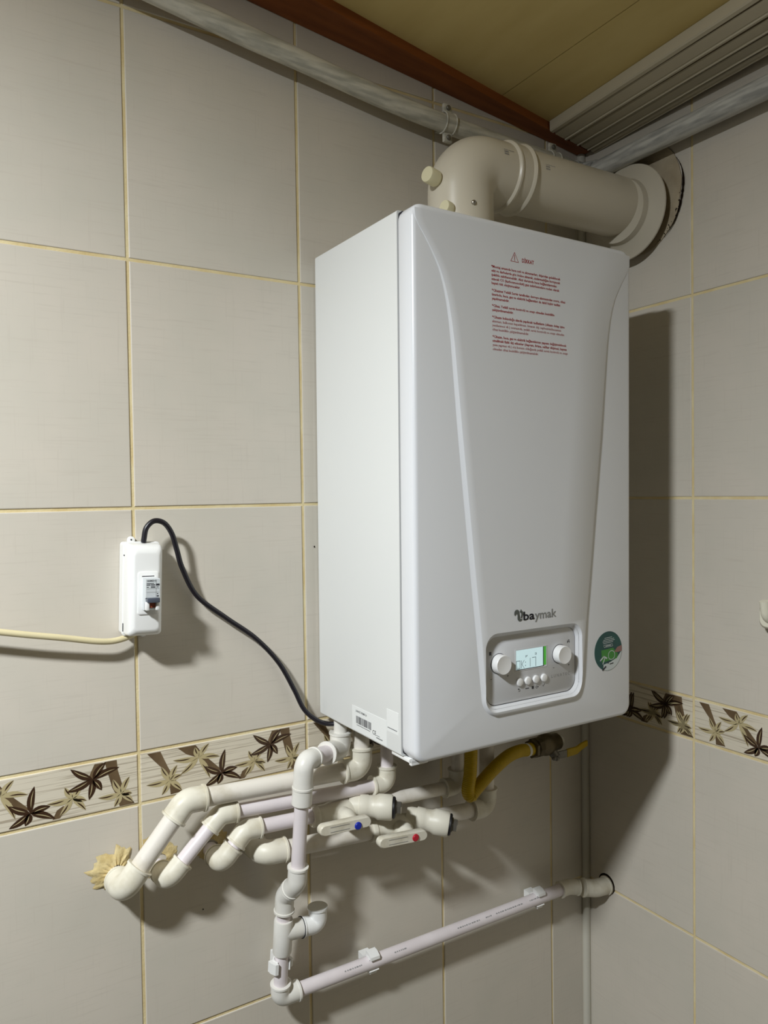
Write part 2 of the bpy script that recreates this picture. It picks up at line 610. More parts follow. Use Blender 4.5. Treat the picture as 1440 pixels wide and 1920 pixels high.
def lay(wall, s0, s1, z0, z1, kind, right):
    a0, a1 = s0 + TG / 2, s1 - TG / 2
    b0, b1 = max(z0 + TG / 2, ZF), min(z1 - TG / 2, 1.42)
    if a1 - a0 < .01 or b1 - b0 < .01:
        return
    key = (kind, round(a1 - a0, 3), round(b1 - b0, 3))
    if key not in MESHES:
        MESHES[key] = tile_mesh(kind, a1 - a0, b1 - b0, M_BORD if kind == 'border_tile' else M_TILE)
    o = bpy.data.objects.new(kind, MESHES[key])
    COL.objects.link(o)
    o.parent = wall
    j = random.uniform(-.0003, .0002)
    tilt = (random.uniform(-.0012, .0012), 0, random.uniform(-.0015, .0015))
    if right:
        o.location = (j, (a0 + a1) / 2, (b0 + b1) / 2)
        o.rotation_euler = (tilt[0], 0, -math.pi / 2 + tilt[2])
    else:
        o.location = ((a0 + a1) / 2, j, (b0 + b1) / 2)
        o.rotation_euler = tilt
    if kind == 'border_tile' and a1 - a0 > .2:
        for nm, me in PRINTS.items():
            p = bpy.data.objects.new(nm, me)
            COL.objects.link(p)
            p.parent = o


for z0, z1, kind in ROWS:
    # left wall columns run leftwards from the cut strip beside the corner
    lay(wall_left, -A0, -0.004, z0, z1, kind, False)
    for k in range(8):
        lay(wall_left, -A0 - (k + 1) * TW, -A0 - k * TW, z0, z1, kind, False)
    # right wall: from the corner to the first joint, then whole tiles
    lay(wall_right, -B0, -0.004, z0, z1, kind, True)
    for k in range(4):
        lay(wall_right, -B0 - (k + 1) * TW, -B0 - k * TW, z0, z1, kind, True)
# the border tile cut at the corner of the right wall keeps the right-hand end of its print
cut = [o for o in bpy.data.objects if o.name.startswith('border_tile') and o.parent is wall_right and o.location.y > -.2]
for o in cut:
    for nm, me in PRINTS.items():
        p = bpy.data.objects.new(nm, me)
        COL.objects.link(p)
        p.parent = o
        p.location = (-(TW - B0 + .004) / 2 + .002, 0, 0)

# corner caulk bead
bm = bmesh.new()
tube(bm, [(-.0045, -.0045, ZF), (-.0050, -.0045, -.3), (-.0045, -.005, .3), (-.0045, -.0045, 1.07)], .0078, 14)
structure('trim_1', bm, M_CAULK)
# wooden batten under the ceiling along the left wall
bm = bmesh.new()
loft(bm, [[(x, -.001, ceil_z(x) - .0145), (x, -yw, ceil_z(x) - .0145), (x, -yw, ceil_z(x)), (x, -.001, ceil_z(x))]
          for x, yw in ((XB, .20), (-1.2, .112), (-.60, .064), (-.13, .032), (-.004, .024))])
structure('trim_2', bm, M_WOOD)

# mortar patch round the flue, with its black crack
bm = bmesh.new()
n = 48
ring = []
for k in range(n):
    a = 2 * math.pi * k / n
    r = .092 + .003 * math.sin(3 * a + 1) + random.uniform(-.0015, .0015)
    ring.append((-.0006, -.136 + r * math.cos(a), .927 + r * math.sin(a)))
flatpoly(bm, ring, (-.0016, 0, 0))
mortar = obj('mortar_patch', bm, M_MORT, wall_right)
bm = bmesh.new()
steps = 40
pts_o, pts_i = [], []
for k in range(steps + 1):
    a = math.radians(148 + 86 * k / steps)          # from up-front to low-front on the side away from the corner
    t = k / steps
    wd = .0042 * math.sin(math.pi * (0.08 + .9 * t)) ** 1.5 * random.uniform(.45, 1.15) + .0004
    r = .0935 + .0012 * math.sin(9 * t)
    pts_o.append((-.0026, -.136 + (r + wd / 2) * math.cos(a), .927 + (r + wd / 2) * math.sin(a)))
    pts_i.append((-.0026, -.136 + (r - wd / 2) * math.cos(a), .927 + (r - wd / 2) * math.sin(a)))
for k in range(steps):
    bm.faces.new([bm.verts.new(Vector(p)) for p in (pts_o[k], pts_o[k + 1], pts_i[k + 1], pts_i[k])])
for k in range(26):
    a = math.radians(random.uniform(185, 242))
    r = .0905 + random.uniform(-.004, .003)
    s = random.uniform(.0005, .0016)
    c = Vector((-.00255, -.136 + r * math.cos(a), .927 + r * math.sin(a)))
    bm.faces.new([bm.verts.new(c + Vector((0, s * random.uniform(.6, 1.2) * math.cos(q), s * random.uniform(.6, 1.4) * math.sin(q)))) for q in (0, 1.2, 2.3, 3.5, 4.9)])
decal('wall_crack', bm, M_CRACK, wall_right, True)
# little stain marks on the tiles
for c, s in (((-.5795, -.0006, .3400), .0016), ((-.7655, -.0006, -.1715), .0012)):
    bm = bmesh.new()
    flatpoly(bm, [(c[0] + s * math.cos(a) * .7, c[1], c[2] + s * math.sin(a)) for a in [k * 1.047 for k in range(6)]], (0, -.0003, 0))
    obj('dirt_speck', bm, M_CRACK, wall_left)


# ------------------------------------------------------------------ boiler
BW, BHt, BD1, BD2 = 0.3952, 0.6974, 0.2367, 0.0323
boiler = thing('wall_boiler', 'large white wall-hung gas boiler with red warning text and a control panel', 'boiler',
               (-0.58035, -0.00552, 0.08211), (0.00345, 0.00353, 0.01291))
FR = -(BD1 + BD2)                  # front plane of the cover, boiler-local
# casing: folded sheet box, slightly set back at the rear
bm = bmesh.new()
loft(bm, [[(x, y, z) for x, z in rrect(.0, BW, .002, BHt - .001, .0025, 3)] for y in (-.008, -BD1 + .0022)])
obj('casing', bm, M_WHITE, boiler, world=False)
bm = bmesh.new()
loft(bm, [[(x, y, z) for x, z in rrect(.006, BW - .006, .008, BHt - .008, .003, 2)] for y in (.004, -.010)])
obj('rear_frame', bm, M_WHITE, boiler, world=False)
bm = bmesh.new()
loft(bm, [[(x, y, z) for x, z in rrect(.0025, BW - .0025, .0045, BHt - .0035, .003, 3)] for y in (-BD1 + .004, -BD1 - .004)])
obj('cover_seal', bm, M_SEAM, boiler, world=False)

# recess cutter
RX0, RX1, RZ0, RZ1 = .1090, .2874, .0470, .1525


def cutter_obj():
    bm = bmesh.new()
    loops = []
    for y, ins in ((FR - .02, -.012), (FR - .0045, -.0005), (FR - .0028, .0006), (FR + .0040, .0062), (FR + .012, .0075)):
        loops.append([(x, y, z) for x, z in rrect(RX0 + ins, RX1 - ins, RZ0 + ins, RZ1 - ins, .020 - ins * .4, 8)])
    loft(bm, loops)
    bmesh.ops.recalc_face_normals(bm, faces=bm.faces)
    me = bpy.data.meshes.new('cut')
    bm.to_mesh(me); bm.free()
    o = bpy.data.objects.new('cut', me)
    COL.objects.link(o)
    return o


CUT = cutter_obj()


def cut_obj(name, bm, m, parent, angle=30):
    bmesh.ops.recalc_face_normals(bm, faces=bm.faces)
    me = bpy.data.meshes.new(name)
    bm.to_mesh(me); bm.free()
    o = bpy.data.objects.new('tmp', me)
    COL.objects.link(o)
    md = o.modifiers.new('b', 'BOOLEAN')
    md.operation = 'DIFFERENCE'
    md.solver = 'EXACT'
    md.object = CUT
    bpy.context.view_layer.update()
    dg = bpy.context.evaluated_depsgraph_get()
    me2 = bpy.data.meshes.new_from_object(o.evaluated_get(dg))
    COL.objects.unlink(o)
    bpy.data.objects.remove(o)
    me2.name = name
    me2.polygons.foreach_set('use_smooth', [True] * len(me2.polygons))
    me2.set_sharp_from_angle(angle=math.radians(angle))
    me2.materials.clear()
    me2.materials.append(m)
    return obj(name, None, m, parent, mesh=me2)


# front cover shell with rounded rim
bm = bmesh.new()
loops = []
for y, ins in ((-BD1 - .0012, .0004), (-BD1 - .0022, 0), (FR + .0062, 0), (FR + .0040, .0006), (FR + .0020, .0019), (FR + .0007, .0037), (FR, .0062)):
    loops.append([(x, y, z) for x, z in rrect(ins, BW - ins, ins, BHt - ins, .0165 - ins * .6, 8)])
loft(bm, loops)
front_cover = cut_obj('front_cover', bm, M_COVER, boiler)

# raised shield on the cover: wide at the top, narrowing round the control panel
OL = [(.690, .0035), (.680, .0040), (.6743, .0050), (.6635, .0135), (.6525, .0210), (.6380, .0300), (.6224, .0388), (.604, .0452), (.5841, .0502), (.558, .0545), (.5314, .0576), (.4779, .0622),
      (.424, .0670), (.356, .0740), (.2872, .0812), (.2176, .0886), (.1541, .0958), (.110, .1000), (.085, .1026), (.0702, .1042)]
CRZ, CRR = .0702, .0300            # bottom corners: centre height and radius
OL += [(CRZ - CRR * math.sin(math.radians(6 * k)), .1042 + CRR * (1 - math.cos(math.radians(6 * k)))) for k in range(1, 16)]
BAND = [(.690, .0004), (.674, .0006), (.6224, .0018), (.5841, .0028), (.5314, .0040), (.424, .0052), (.2872, .0062), (.1541, .0068), (.06, .0060), (.040, .0050)]
RAISE = [(.690, .0002), (.6743, .0004), (.64, .0010), (.5841, .0022), (.5314, .0032), (.424, .0040), (.06, .0040), (.0480, .0038), (.0450, .0034), (.0425, .0026), (.0410, .0014), (.0402, .0003)]
RBAND = [(.690, .0004), (.6743, .0008), (.60, .0030), (.5, .0036), (.3, .0036), (.15, .0040), (.06, .0050), (.040, .0045)]


def lerp(tab, z):
    tab = sorted(tab)
    if z <= tab[0][0]:
        return tab[0][1]
    for (a, va), (b, vb) in zip(tab[:-1], tab[1:]):
        if z <= b:
            return va + (vb - va) * (z - a) / (b - a)
    return tab[-1][1]


zs = [.690, .685, .680, .677, .6743, .670, .666, .660, .654, .648, .640, .632, .622, .612, .602, .592, .582, .570, .558, .545, .530, .515, .500]
zs += [.5 - .0127 * k for k in range(1, 33)] + [.086, .080, .075] + [CRZ - CRR * math.sin(math.radians(6 * k)) for k in range(0, 16)]
bm = bmesh.new()
rows = []
for z in zs:
    l = lerp(OL, z)
    # smooth the tabulated edge a little
    l = (lerp(OL, min(.69, z + .006)) + 2 * l + lerp(OL, max(.0405, z - .006))) / 4 if .10 < z < .68 else l
    r = BW - l + .0005
    if z > .30:
        r += (z - .30) * .012 * (1 if z < .66 else max(0, (.69 - z) / .03))
    r = min(r, BW - .0035)
    lb, rb, h = lerp(BAND, z), lerp(RBAND, z), lerp(RAISE, z)
    y0, y1 = FR + .0006, FR - h
    hr = h * (.72 + .28 * max(0, min(1, (.16 - z) / .08)))   # the right shoulder is a little lower
    yr = FR - hr
    ym = FR - h * .86
    rows.append([bm.verts.new((x, y, z)) for x, y in
                 ((l, y0), (l, FR - .0001), (l + lb * .14, FR - h * .10), (l + lb * .86, FR - h * .90), (l + lb, y1), (l + lb + .012, y1), (r - rb - .060, y1),
                  (r - rb, yr), (r - rb * .86, FR - hr * .90), (r - rb * .14, FR - hr * .10), (r, FR - .0001), (r, y0))])
for a, b in zip(rows[:-1], rows[1:]):
    for k in range(11):
        bm.faces.new((a[k], a[k + 1], b[k + 1], b[k]))
    bm.faces.new((a[11], a[0], b[0], b[11]))
bm.faces.new(rows[0][::-1])
bm.faces.new(rows[-1])
cut_obj('raised_front_shield', bm, M_COVER, boiler, angle=50)
COL.objects.unlink(CUT)
bpy.data.objects.remove(CUT)

# control panel inside the recess
CP = FR + .0040
panel = None
bm = bmesh.new()
ins = .0036
loft(bm, [[(x, y, z) for x, z in rrect(RX0 + i, RX1 - i, RZ0 + i, RZ1 - i, .0175, 8)] for y, i in ((CP + .006, .0062), (CP + .0016, .0062))])
obj('panel_gap', bm, M_SEAM, boiler, world=False)
bm = bmesh.new()
loft(bm, [[(x, y, z) for x, z in rrect(RX0 + i - .0009, RX1 - i - .0003, RZ0 + i + .0003, RZ1 - i + .0009, .0172, 8)] for y, i in ((CP + .008, .0072), (CP + .0003, .0072), (CP, .0075))])
panel = obj('control_panel', bm, M_PLATE, boiler, world=False)


def FP(y):
    return lambda u, v: Vector((u, y, v))


def at(x, z, y):
    return lambda u, v: Vector((x + u, y, z + v))


# display
DX0, DX1, DZ0, DZ1 = .1676, .2238, .0962, .1238
bm = bmesh.new()
for lo_, hi_ in (((DX0 - .0012, DZ0 - .0012), (DX1 + .0012, DZ0)), ((DX0 - .0012, DZ1), (DX1 + .0012, DZ1 + .0012)),
                 ((DX0 - .0012, DZ0), (DX0, DZ1)), ((DX1, DZ0), (DX1 + .0012, DZ1))):
    box(bm, (lo_[0], CP - .0004, lo_[1]), (hi_[0], CP + .001, hi_[1]))
obj('display_frame', bm, M_PLATE, panel, world=False)
bm = bmesh.new()
box(bm, (DX0, CP - .0002, DZ0), (DX1 - .0058, CP + .001, DZ1))
obj('display', bm, M_LCD, panel, world=False)
bm = bmesh.new()
box(bm, (DX1 - .0046, CP - .0002, DZ0 + .0016), (DX1, CP + .001, DZ1))
obj('display_light_edge', bm, M_LCDG, panel, world=False)
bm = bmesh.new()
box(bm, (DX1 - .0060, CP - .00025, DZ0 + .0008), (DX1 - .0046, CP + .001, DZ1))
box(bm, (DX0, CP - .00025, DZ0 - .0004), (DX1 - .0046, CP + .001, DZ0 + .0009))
obj('display_dark_line', bm, M_SEAM, panel, world=False)  # dark strips below the display and beside its green edge
# digits on the display: 0K:17 in thin strokes
bm = bmesh.new()


def stroke(bm, pts, wd, y):
    for (x0, z0), (x1, z1) in zip(pts[:-1], pts[1:]):
        d = Vector((x1 - x0, 0, z1 - z0)); L_ = d.length
        nrm = Vector((-d.z, 0, d.x)).normalized() * wd / 2
        a, b = Vector((x0, y, z0)), Vector((x1, y, z1))
        ex = d.normalized() * wd * .4
        bm.faces.new([bm.verts.new(p) for p in (a - ex + nrm, a - ex - nrm, b + ex - nrm, b + ex + nrm)])


yd = CP - .0004
zb, zt = .0982, .1090
stroke(bm, [(.1684, zb), (.1684, zt), (.1750, zt), (.1750, zb), (.1684, zb)], .0006, yd)
stroke(bm, [(.1776, zb), (.1776, zt)], .0006, yd)
stroke(bm, [(.1826, zt), (.1784, .1036), (.1826, zb)], .0005, yd)
stroke(bm, [(.1850, .1010), (.1850, .1018)], .0008, yd)
stroke(bm, [(.1850, .1055), (.1850, .1063)], .0008, yd)
stroke(bm, [(.1936, .0990), (.1936, .1105)], .0006, yd)
stroke(bm, [(.1974, .1108), (.2040, .1108), (.2040, .0985)], .0006, yd)
stroke(bm, [(.1856, .1125), (.1856, .1148), (.1872, .1140), (.1884, .1150)], .0007, yd)
stroke(bm, [(.2026, .1145), (.2052, .1145), (.2052, .1165), (.2026, .1165)], .0006, yd)
decal('display_digits', bm, M_INK, panel)

# knobs and buttons
for x, z, r, ang in ((.1375, .1098, .0132, 35), (.2495, .1095, .0130, 60)):
    bm = bmesh.new()
    lathe(bm, [(r + .0008, 0), (r + .0008, .0002)], (x, CP, z), (0, -1, 0), 40)
    kr = obj('knob_gap_ring', bm, M_SEAM, panel, world=False)
    bm = bmesh.new()
    lathe(bm, [(r, 0), (r, .0020), (r * .985, .0100), (r * .965, .0110), (r * .93, .0115), (r * .55, .0108), (0, .0106)], (x, CP, z), (0, -1, 0), 48)
    obj('knob', bm, M_KNOB, panel, world=False)
for k in range(4):
    x = .1738 + k * .01502
    bm = bmesh.new()
    lathe(bm, [(.0056, 0), (.0056, .0018), (.0050, .0028), (.0036, .0033), (0, .0035)], (x, CP, .0798), (0, -1, 0), 28)
    obj('button', bm, M_KNOB, panel, world=False)

# icons
yi = CP - .00015
bm = bmesh.new()
for i in range(4):
    box(bm, (.1207 + i * .0010, yi - .00002, .1230), (.1207 + i * .0010 + .0008, yi, .1270))
    box(bm, (.1966 + i * .0010, yi - .00002, .0668), (.1966 + i * .0010 + .0008, yi, .0708))
stroke(bm, [(.1206, .1230), (.1246, .1230)], .0005, yi)
stroke(bm, [(.1206, .1270), (.1246, .1270)], .0005, yi)
# tap icon
stroke(bm, [(.2656, .1236), (.2656, .1262)], .0012, yi)
stroke(bm, [(.2656, .1256), (.2690, .1256), (.2690, .1236)], .0010, yi)
stroke(bm, [(.2668, .1275), (.2690, .1275)], .0006, yi)
stroke(bm, [(.2679, .1262), (.2679, .1275)], .0006, yi)
# minus and plus marks
for x, z in ((.1242, .0904), (.2382, .0911)):
    stroke(bm, [(x - .0012, z), (x + .0012, z)], .0006, yi)
for x, z in ((.1532, .0914), (.2676, .0918)):
    stroke(bm, [(x - .0012, z), (x + .0012, z)], .0006, yi)
    stroke(bm, [(x, z - .0012), (x, z + .0012)], .0006, yi)
# back arrow, reset bar, power, tick
stroke(bm, [(.1716, .0700), (.1740, .0700), (.1750, .0690), (.1748, .0672), (.1724, .0668)], .0006, yi)
stroke(bm, [(.1730, .0713), (.1714, .0700), (.1730, .0688)], .0005, yi)
for i in range(5):
    stroke(bm, [(.1852 + i * .0013, .0689), (.1860 + i * .0013, .0692)], .0010, yi)
pw = [(.2058 + .0017 * math.sin(a), .0684 + .0017 * math.cos(a)) for a in [math.radians(40 + 28 * k) for k in range(11)]]
stroke(bm, pw, .0005, yi)
stroke(bm, [(.2058, .0688), (.2058, .0705)], .0005, yi)
stroke(bm, [(.2083, .0684), (.2092, .0684)], .0009, yi)
stroke(bm, [(.2168, .0694), (.2182, .0678), (.2206, .0712)], .0006, yi)
decal('panel_icons', bm, M_INK, panel)
bm = bmesh.new()
text_mesh(bm, 'L U N A T E C', .0355, .0062, at(.2341, .0772, yi), bold=-.004)
decal('panel_lettering', bm, M_INKL, panel)

# logo: squirrel-like emblem and name
yl = FR - .0040
bm = bmesh.new()


def disc(bm, cx, cz, rx, rz, y, n=20, a0=0):
    bm.faces.new([bm.verts.new((cx + rx * math.cos(a0 + 2 * math.pi * k / n), y, cz + rz * math.sin(a0 + 2 * math.pi * k / n))) for k in range(n)])


def blob(bm, pts, y):
    f_ = bm.faces.new([bm.verts.new((x, y, z)) for x, z in pts])
    bmesh.ops.triangulate(bm, faces=[f_])


ye = yl - .00035
blob(bm, [(.1592, .1728), (.1580, .1752), (.1582, .1785), (.1602, .1808), (.1632, .1814), (.1658, .1802), (.1670, .1778), (.1668, .1745), (.1664, .1712),
          (.1680, .1690), (.1702, .1680), (.1728, .1682), (.1716, .1660), (.1690, .1648), (.1662, .1652), (.1642, .1672), (.1636, .1700), (.1642, .1728), (.1636, .1750), (.1618, .1752), (.1606, .1738)], ye)
blob(bm, [(.1676, .1780), (.1690, .1800), (.1700, .1816), (.1708, .1800), (.1724, .1786), (.1734, .1770), (.1748, .1760), (.1744, .1744), (.1730, .1728), (.1726, .1706),
          (.1712, .1690), (.1690, .1694), (.1702, .1714), (.1712, .1734), (.1706, .1754), (.1690, .1764)], ye - .0001)
emblem = decal('emblem', bm, M_EMB, boiler)
bm = bmesh.new()
text_mesh(bm, 'ba', .0205, .0165, at(.1742, .1658, ye), bold=.022)
decal('dark_logo_letters', bm, M_SEAM, boiler)
bm = bmesh.new()
text_mesh(bm, 'ymak', .0405, .0165, at(.1952, .1653, ye), bold=.014)
decal('logo_letters', bm, M_EMB2, boiler)

# warning text
bm = bmesh.new()
yt = yl - .00015

stroke(bm, [(.1576, .6472), (.1644, .6595), (.1710, .6472), (.1576, .6472)], .0007, yt)
stroke(bm, [(.1643, .6505), (.1643, .6562)], .0010, yt)
stroke(bm, [(.1643, .6486), (.1643, .6494)], .0010, yt)
text_mesh(bm, 'DİKKAT', .0215, .0072, at(.1774, .6484, yt), bold=.024)
PAR = [
    [('*Montaj sırasında baca seti ve aksesuarları, dışarıdan gelebilecek', .1245), ('etki ve darbelerde göz önüne alınarak, sızdırmazlığını koruyacak', .1240),
     ('şekilde sabitlenmelidir. Aksi durumda baca bağlantılarından', .1172), ('sızacak CO (karbonmonoksit) gazı zehirlenmelere neden olarak', .1222), ('hayati risk oluşturacaktır.', .0500)],
    [('*Cihazınız Yetkili Servis tarafından devreye alınmasından sonra, cihaz', .1334), ('üzerinde, baca, gaz ve elektrik bağlantıları da dahil hiçbir tadilat', .1234), ('yapılmamalıdır.', .0302)],
    [('*Cihaz, Yetkili servis kontrolü ve onayı olmadan kesinlikle', .1120), ('çalıştırılmamalıdır.', .0372)],
    [('*Cihazın bulunduğu alanda yapılacak tadilatların (cihazın dolap içine', .1312), ('alınması, balkonun kapatılması, binanın dış cephesinin/bacasının', .1240),
     ('yenilenmesi vb.) sonrasında, yetkili servis kontrolü ve onayı olmadan', .1300), ('cihaz kesinlikle çalıştırılmamalıdır.', .0640)],
    [('*Cihazın, baca, gaz ve elektrik bağlantılarının yapısını değiştirebilecek', .1340), ('nitelikteki fiziki dış etkenler (deprem, fırtına, sel/kar düşmesi, hayvan', .1346),
     ('yuva yapması vb.) söz konusu olduğunda yetkili servis kontrolü ve onayı', .1360), ('olmadan cihaz kesinlikle çalıştırılmamalıdır.', .0810)]]
zc = .6338
for pi, par in enumerate(PAR):
    for li, (ln, wd_) in enumerate(par):
        text_mesh(bm, ln, wd_, .0047, at(.1236, zc, yt), bold=.026 if not (pi >= 3 and li >= (1 if pi == 3 else 2)) else .008, res=1)
        zc -= .0054
    zc -= .0040
for v in bm.verts:
    v.co.y = FR - lerp(RAISE, v.co.z) - .00012
decal('warning_text', bm, M_RED, boiler)

# round green service sticker
bm = bmesh.new()
sx, sz_, sr = .3454, .1028, .0292
lathe(bm, [(sr, 0), (sr, .0003)], (sx, FR, sz_), (0, -1, 0), 48)
sticker = obj('round_sticker', bm, M_TEAL, boiler, world=False)
ys = FR - .0004
bm = bmesh.new()
for a0, a1, z_ in ((-.008, .007, .1228), (-.0105, .0115, .1202), (-.012, .013, .1178), (-.011, .010, .1154)):
    k = a0
    while k < a1:
        L_ = random.uniform(.002, .005)
        stroke(bm, [(sx + k, z_ + k * .05), (sx + min(k + L_, a1), z_ + (k + L_) * .05)], .0008, ys)
        k += L_ + .0009
stroke(bm, [(sx - .010, .1122), (sx + .008, .1128), (sx + .009, .1094), (sx - .009, .1088), (sx - .010, .1122)], .0005, ys)
stroke(bm, [(sx - .006, .1106), (sx + .005, .1110)], .0010, ys)
decal('sticker_lettering', bm, M_PALEP, sticker)
bm = bmesh.new()
blob(bm, [(sx - .0140, .0868), (sx - .0152, .1052), (sx + .0098, .1066), (sx + .0205, .0962), (sx + .0180, .0900)], ys)
decal('sticker_device_print', bm, M_GREEN, sticker)
bm = bmesh.new()
ringp = [(sx + .0064 + .0070 * math.cos(a), .0960 + .0066 * math.sin(a)) for a in [2 * math.pi * k / 18 for k in range(19)]]
stroke(bm, ringp, .0010, ys - .0001)
stroke(bm, [(sx - .017, .0905), (sx - .010, .0955), (sx - .004, .0925)], .0022, ys - .0001)
stroke(bm, [(sx - .012, .0850), (sx - .008, .0930)], .0018, ys - .0001)
decal('sticker_ring_print', bm, M_PALEP, sticker)
bm = bmesh.new()
blob(bm, [(sx + .0120, .1000), (sx + .0190, .1068), (sx + .0285, .1085), (sx + .0286, .1000), (sx + .0200, .0990)], ys - .0001)
decal('sticker_hand_print', bm, M_SKIN, sticker)
bm = bmesh.new()
lowc = [(sx + .0288 * math.cos(a), sz_ + .0288 * math.sin(a)) for a in [math.radians(-112 + 9.0 * k) for k in range(13)]]
blob(bm, lowc + [(sx + .018, .0905), (sx + .004, .0860), (sx - .0105, .0835)], ys + .00005)
decal('sticker_pale_print', bm, M_PALEP, sticker)
bm = bmesh.new()
stroke(bm, [(sx - .012, .0758), (sx - .006, .0800)], .0026, ys - .0001)
stroke(bm, [(sx + .0030, .0830), (sx + .0100, .0838)], .0014, ys - .0001)
stroke(bm, [(sx - .001, .0845), (sx + .000, .0858)], .0016, ys - .0001)
decal('sticker_dark_print', bm, M_INK, sticker)

# rating labels low on the left side
bm = bmesh.new()
box(bm, (-.0003, -.2000, .0050), (.0002, -.1080, .0392))
rl = obj('rating_label', bm, M_LABEL, boiler, world=False)
bm = bmesh.new()
random.seed(3)
y_ = -.1192
while y_ > -.1612:
    b_ = random.choice((.0005, .0008, .0012))
    bm.faces.new([bm.verts.new((-.00045, yy, zz)) for yy, zz in ((y_, .0162), (y_ - b_, .0162), (y_ - b_, .0266), (y_, .0266))])
    y_ -= b_ + random.choice((.0005, .0008, .0012))
decal('barcode', bm, M_INK, rl)


def side(y0, z0):
    return lambda u, v: Vector((-.00045, y0 - u, z0 + v))


bm = bmesh.new()
text_mesh(bm, 'LUNATEC PREMIX 24', .0300, .0042, side(-.1185, .0320), bold=.008)
text_mesh(bm, 'CE', .0090, .0085, side(-.1640, .0125), bold=.006)
for y0, y1, z_, wd in ((-.1212, -.1560, .0140, .0010), (-.1740, -.1820, .0130, .0008), (-.1740, -.1900, .0100, .0014)):
    k = y0
    while k > y1:
        L_ = .0016
        bm.faces.new([bm.verts.new((-.00045, yy, zz)) for yy, zz in ((k, z_ - wd / 2), (k - L_, z_ - wd / 2), (k - L_, z_ + wd / 2), (k, z_ + wd / 2))])
        k -= L_ + .0007
decal('label_lettering', bm, M_INK, rl)
bm = bmesh.new()
box(bm, (-.0003, -.2290, .0270), (.0002, -.2005, .0560))
sl = obj('serial_label', bm, M_LABEL, boiler, world=False)
bm = bmesh.new()
k = -.2030
while k > -.2250:
    bm.faces.new([bm.verts.new((-.00045, yy, zz)) for yy, zz in ((k, .0314), (k - .0014, .0314), (k - .0014, .0326), (k, .0326))])
    k -= .0021
decal('serial_lettering', bm, M_INK, sl)

# small catch under the front edge, mounting bracket behind the top
bm = bmesh.new()
box(bm, (.004, -.252, -.004), (.030, -.205, .0010), .001)
box(bm, (.004, -.252, -.0065), (.030, -.246, .0010), .001)
obj('cover_catch', bm, M_BOX, boiler, world=False)
bm = bmesh.new()
box(bm, (.030, -.014, BHt - .004), (.060, .004, BHt + .012), .002)
obj('mounting_bracket', bm, M_GREYM, boiler, world=False)
# dark underside tray edge
bm = bmesh.new()
box(bm, (.010, -.225, -.0015), (BW - .010, -.020, .004))
obj('bottom_tray', bm, M_GREYM, boiler, world=False)


# ------------------------------------------------------------------ flue
FX, FY, FZ = -.3815, -.1205, .9165
flue = thing('flue_pipe', 'thick cream flue pipe elbowing from the boiler top into the wall', 'flue', (FX, FY, .778))
bm = bmesh.new()
path = fillet([(FX, FY, .7785), (FX, FY, FZ), (-.292, FY, FZ)], .074, 18)
tube(bm, path, .0502, 48)
obj('flue_elbow', bm, M_FLUE, flue)
bm = bmesh.new()
lathe(bm, [(.066, 0), (.066, .004), (.056, .007), (.0515, .012)], (FX, FY, .7785), (0, 0, 1), 48)
obj('flue_base_flange', bm, M_FLUE, flue)
bm = bmesh.new()
lathe(bm, [(.0502, 0), (.0520, .001), (.0540, .003), (.0540, .006), (.0522, .008), (.0518, .028), (.0535, .030), (.0548, .033), (.0535, .036), (.0503, .038)], (-.3065, FY, FZ), (1, 0, 0), 48)
obj('clamp_collar', bm, M_FLUE, flue)
bm = bmesh.new()
tube(bm, [(-.2960, FY, FZ), (-.12, FY - .0015, FZ - .0005), (-.0022, FY - .0025, FZ - .001)], .0497, 48)
obj('straight_pipe', bm, M_FLUE, flue)
bm = bmesh.new()
lathe(bm, [(.0500, -.016), (.0535, -.016), (.0545, -.012), (.0560, -.006), (.060, -.003), (.0815, .0040), (.0822, .0060), (.0805, .0075), (.0500, .0050)], (-.030, -.129, .9055), (1, 0.03, 0), 56)
obj('wall_rosette', bm, M_ROS, flue)
ax = Vector((-1, -.22, .10)).normalized()
for o_, L_, r_ in ((Vector((-.4150, -.125, .8830)), .038, .0118), (Vector((-.4130, -.146, .8350)), .022, .0098)):
    bm = bmesh.new()
    lathe(bm, [(r_ * .82, -.010), (r_ * .82, L_ * .5), (r_, L_ * .5), (r_, L_ - .002), (r_ * .93, L_), (0, L_)], o_, ax, 28)
    obj('sampling_port_cap', bm, M_CAP, flue)
for p in ((-.3945, -.1690, .8440), (-.2905, -.1690, .9190)):
    d = Vector((0, -1, 0.0)) if p[0] < -.35 else Vector((0, -1, .05))
    bm = bmesh.new()
    lathe(bm, [(.0036, -.004), (.0036, .0016), (.0028, .0026), (.0014, .0028), (.0010, .0020), (0, .0020)], p, d, 16)
    obj('screw', bm, M_STEEL, flue)
# grey factory print on elbow and pipe: rows of tiny marks
for x0, r_, zoff in ((-.3350, .0504, .018), (-.2520, .0499, .012)):
    bm = bmesh.new()
    for row, (wd, n_, xs) in enumerate(((.0010, 9, .0023), (.0022, 3, .0030), (.0022, 3, .0030))):
        for i in range(n_):
            x = x0 + i * xs
            zz = zoff - row * .0038
            a0, a1 = math.asin(zz / r_), math.asin((zz + wd) / r_)
            pts = []
            for aa, xx in ((a0, x), (a0, x + xs * .7), (a1, x + xs * .7), (a1, x)):
                pts.append((xx, FY - (r_ + .0004) * math.cos(aa), FZ + (r_ + .0004) * math.sin(aa)))
            bm.faces.new([bm.verts.new(Vector(p)) for p in pts])
    decal('factory_print', bm, M_INKL, flue, True)


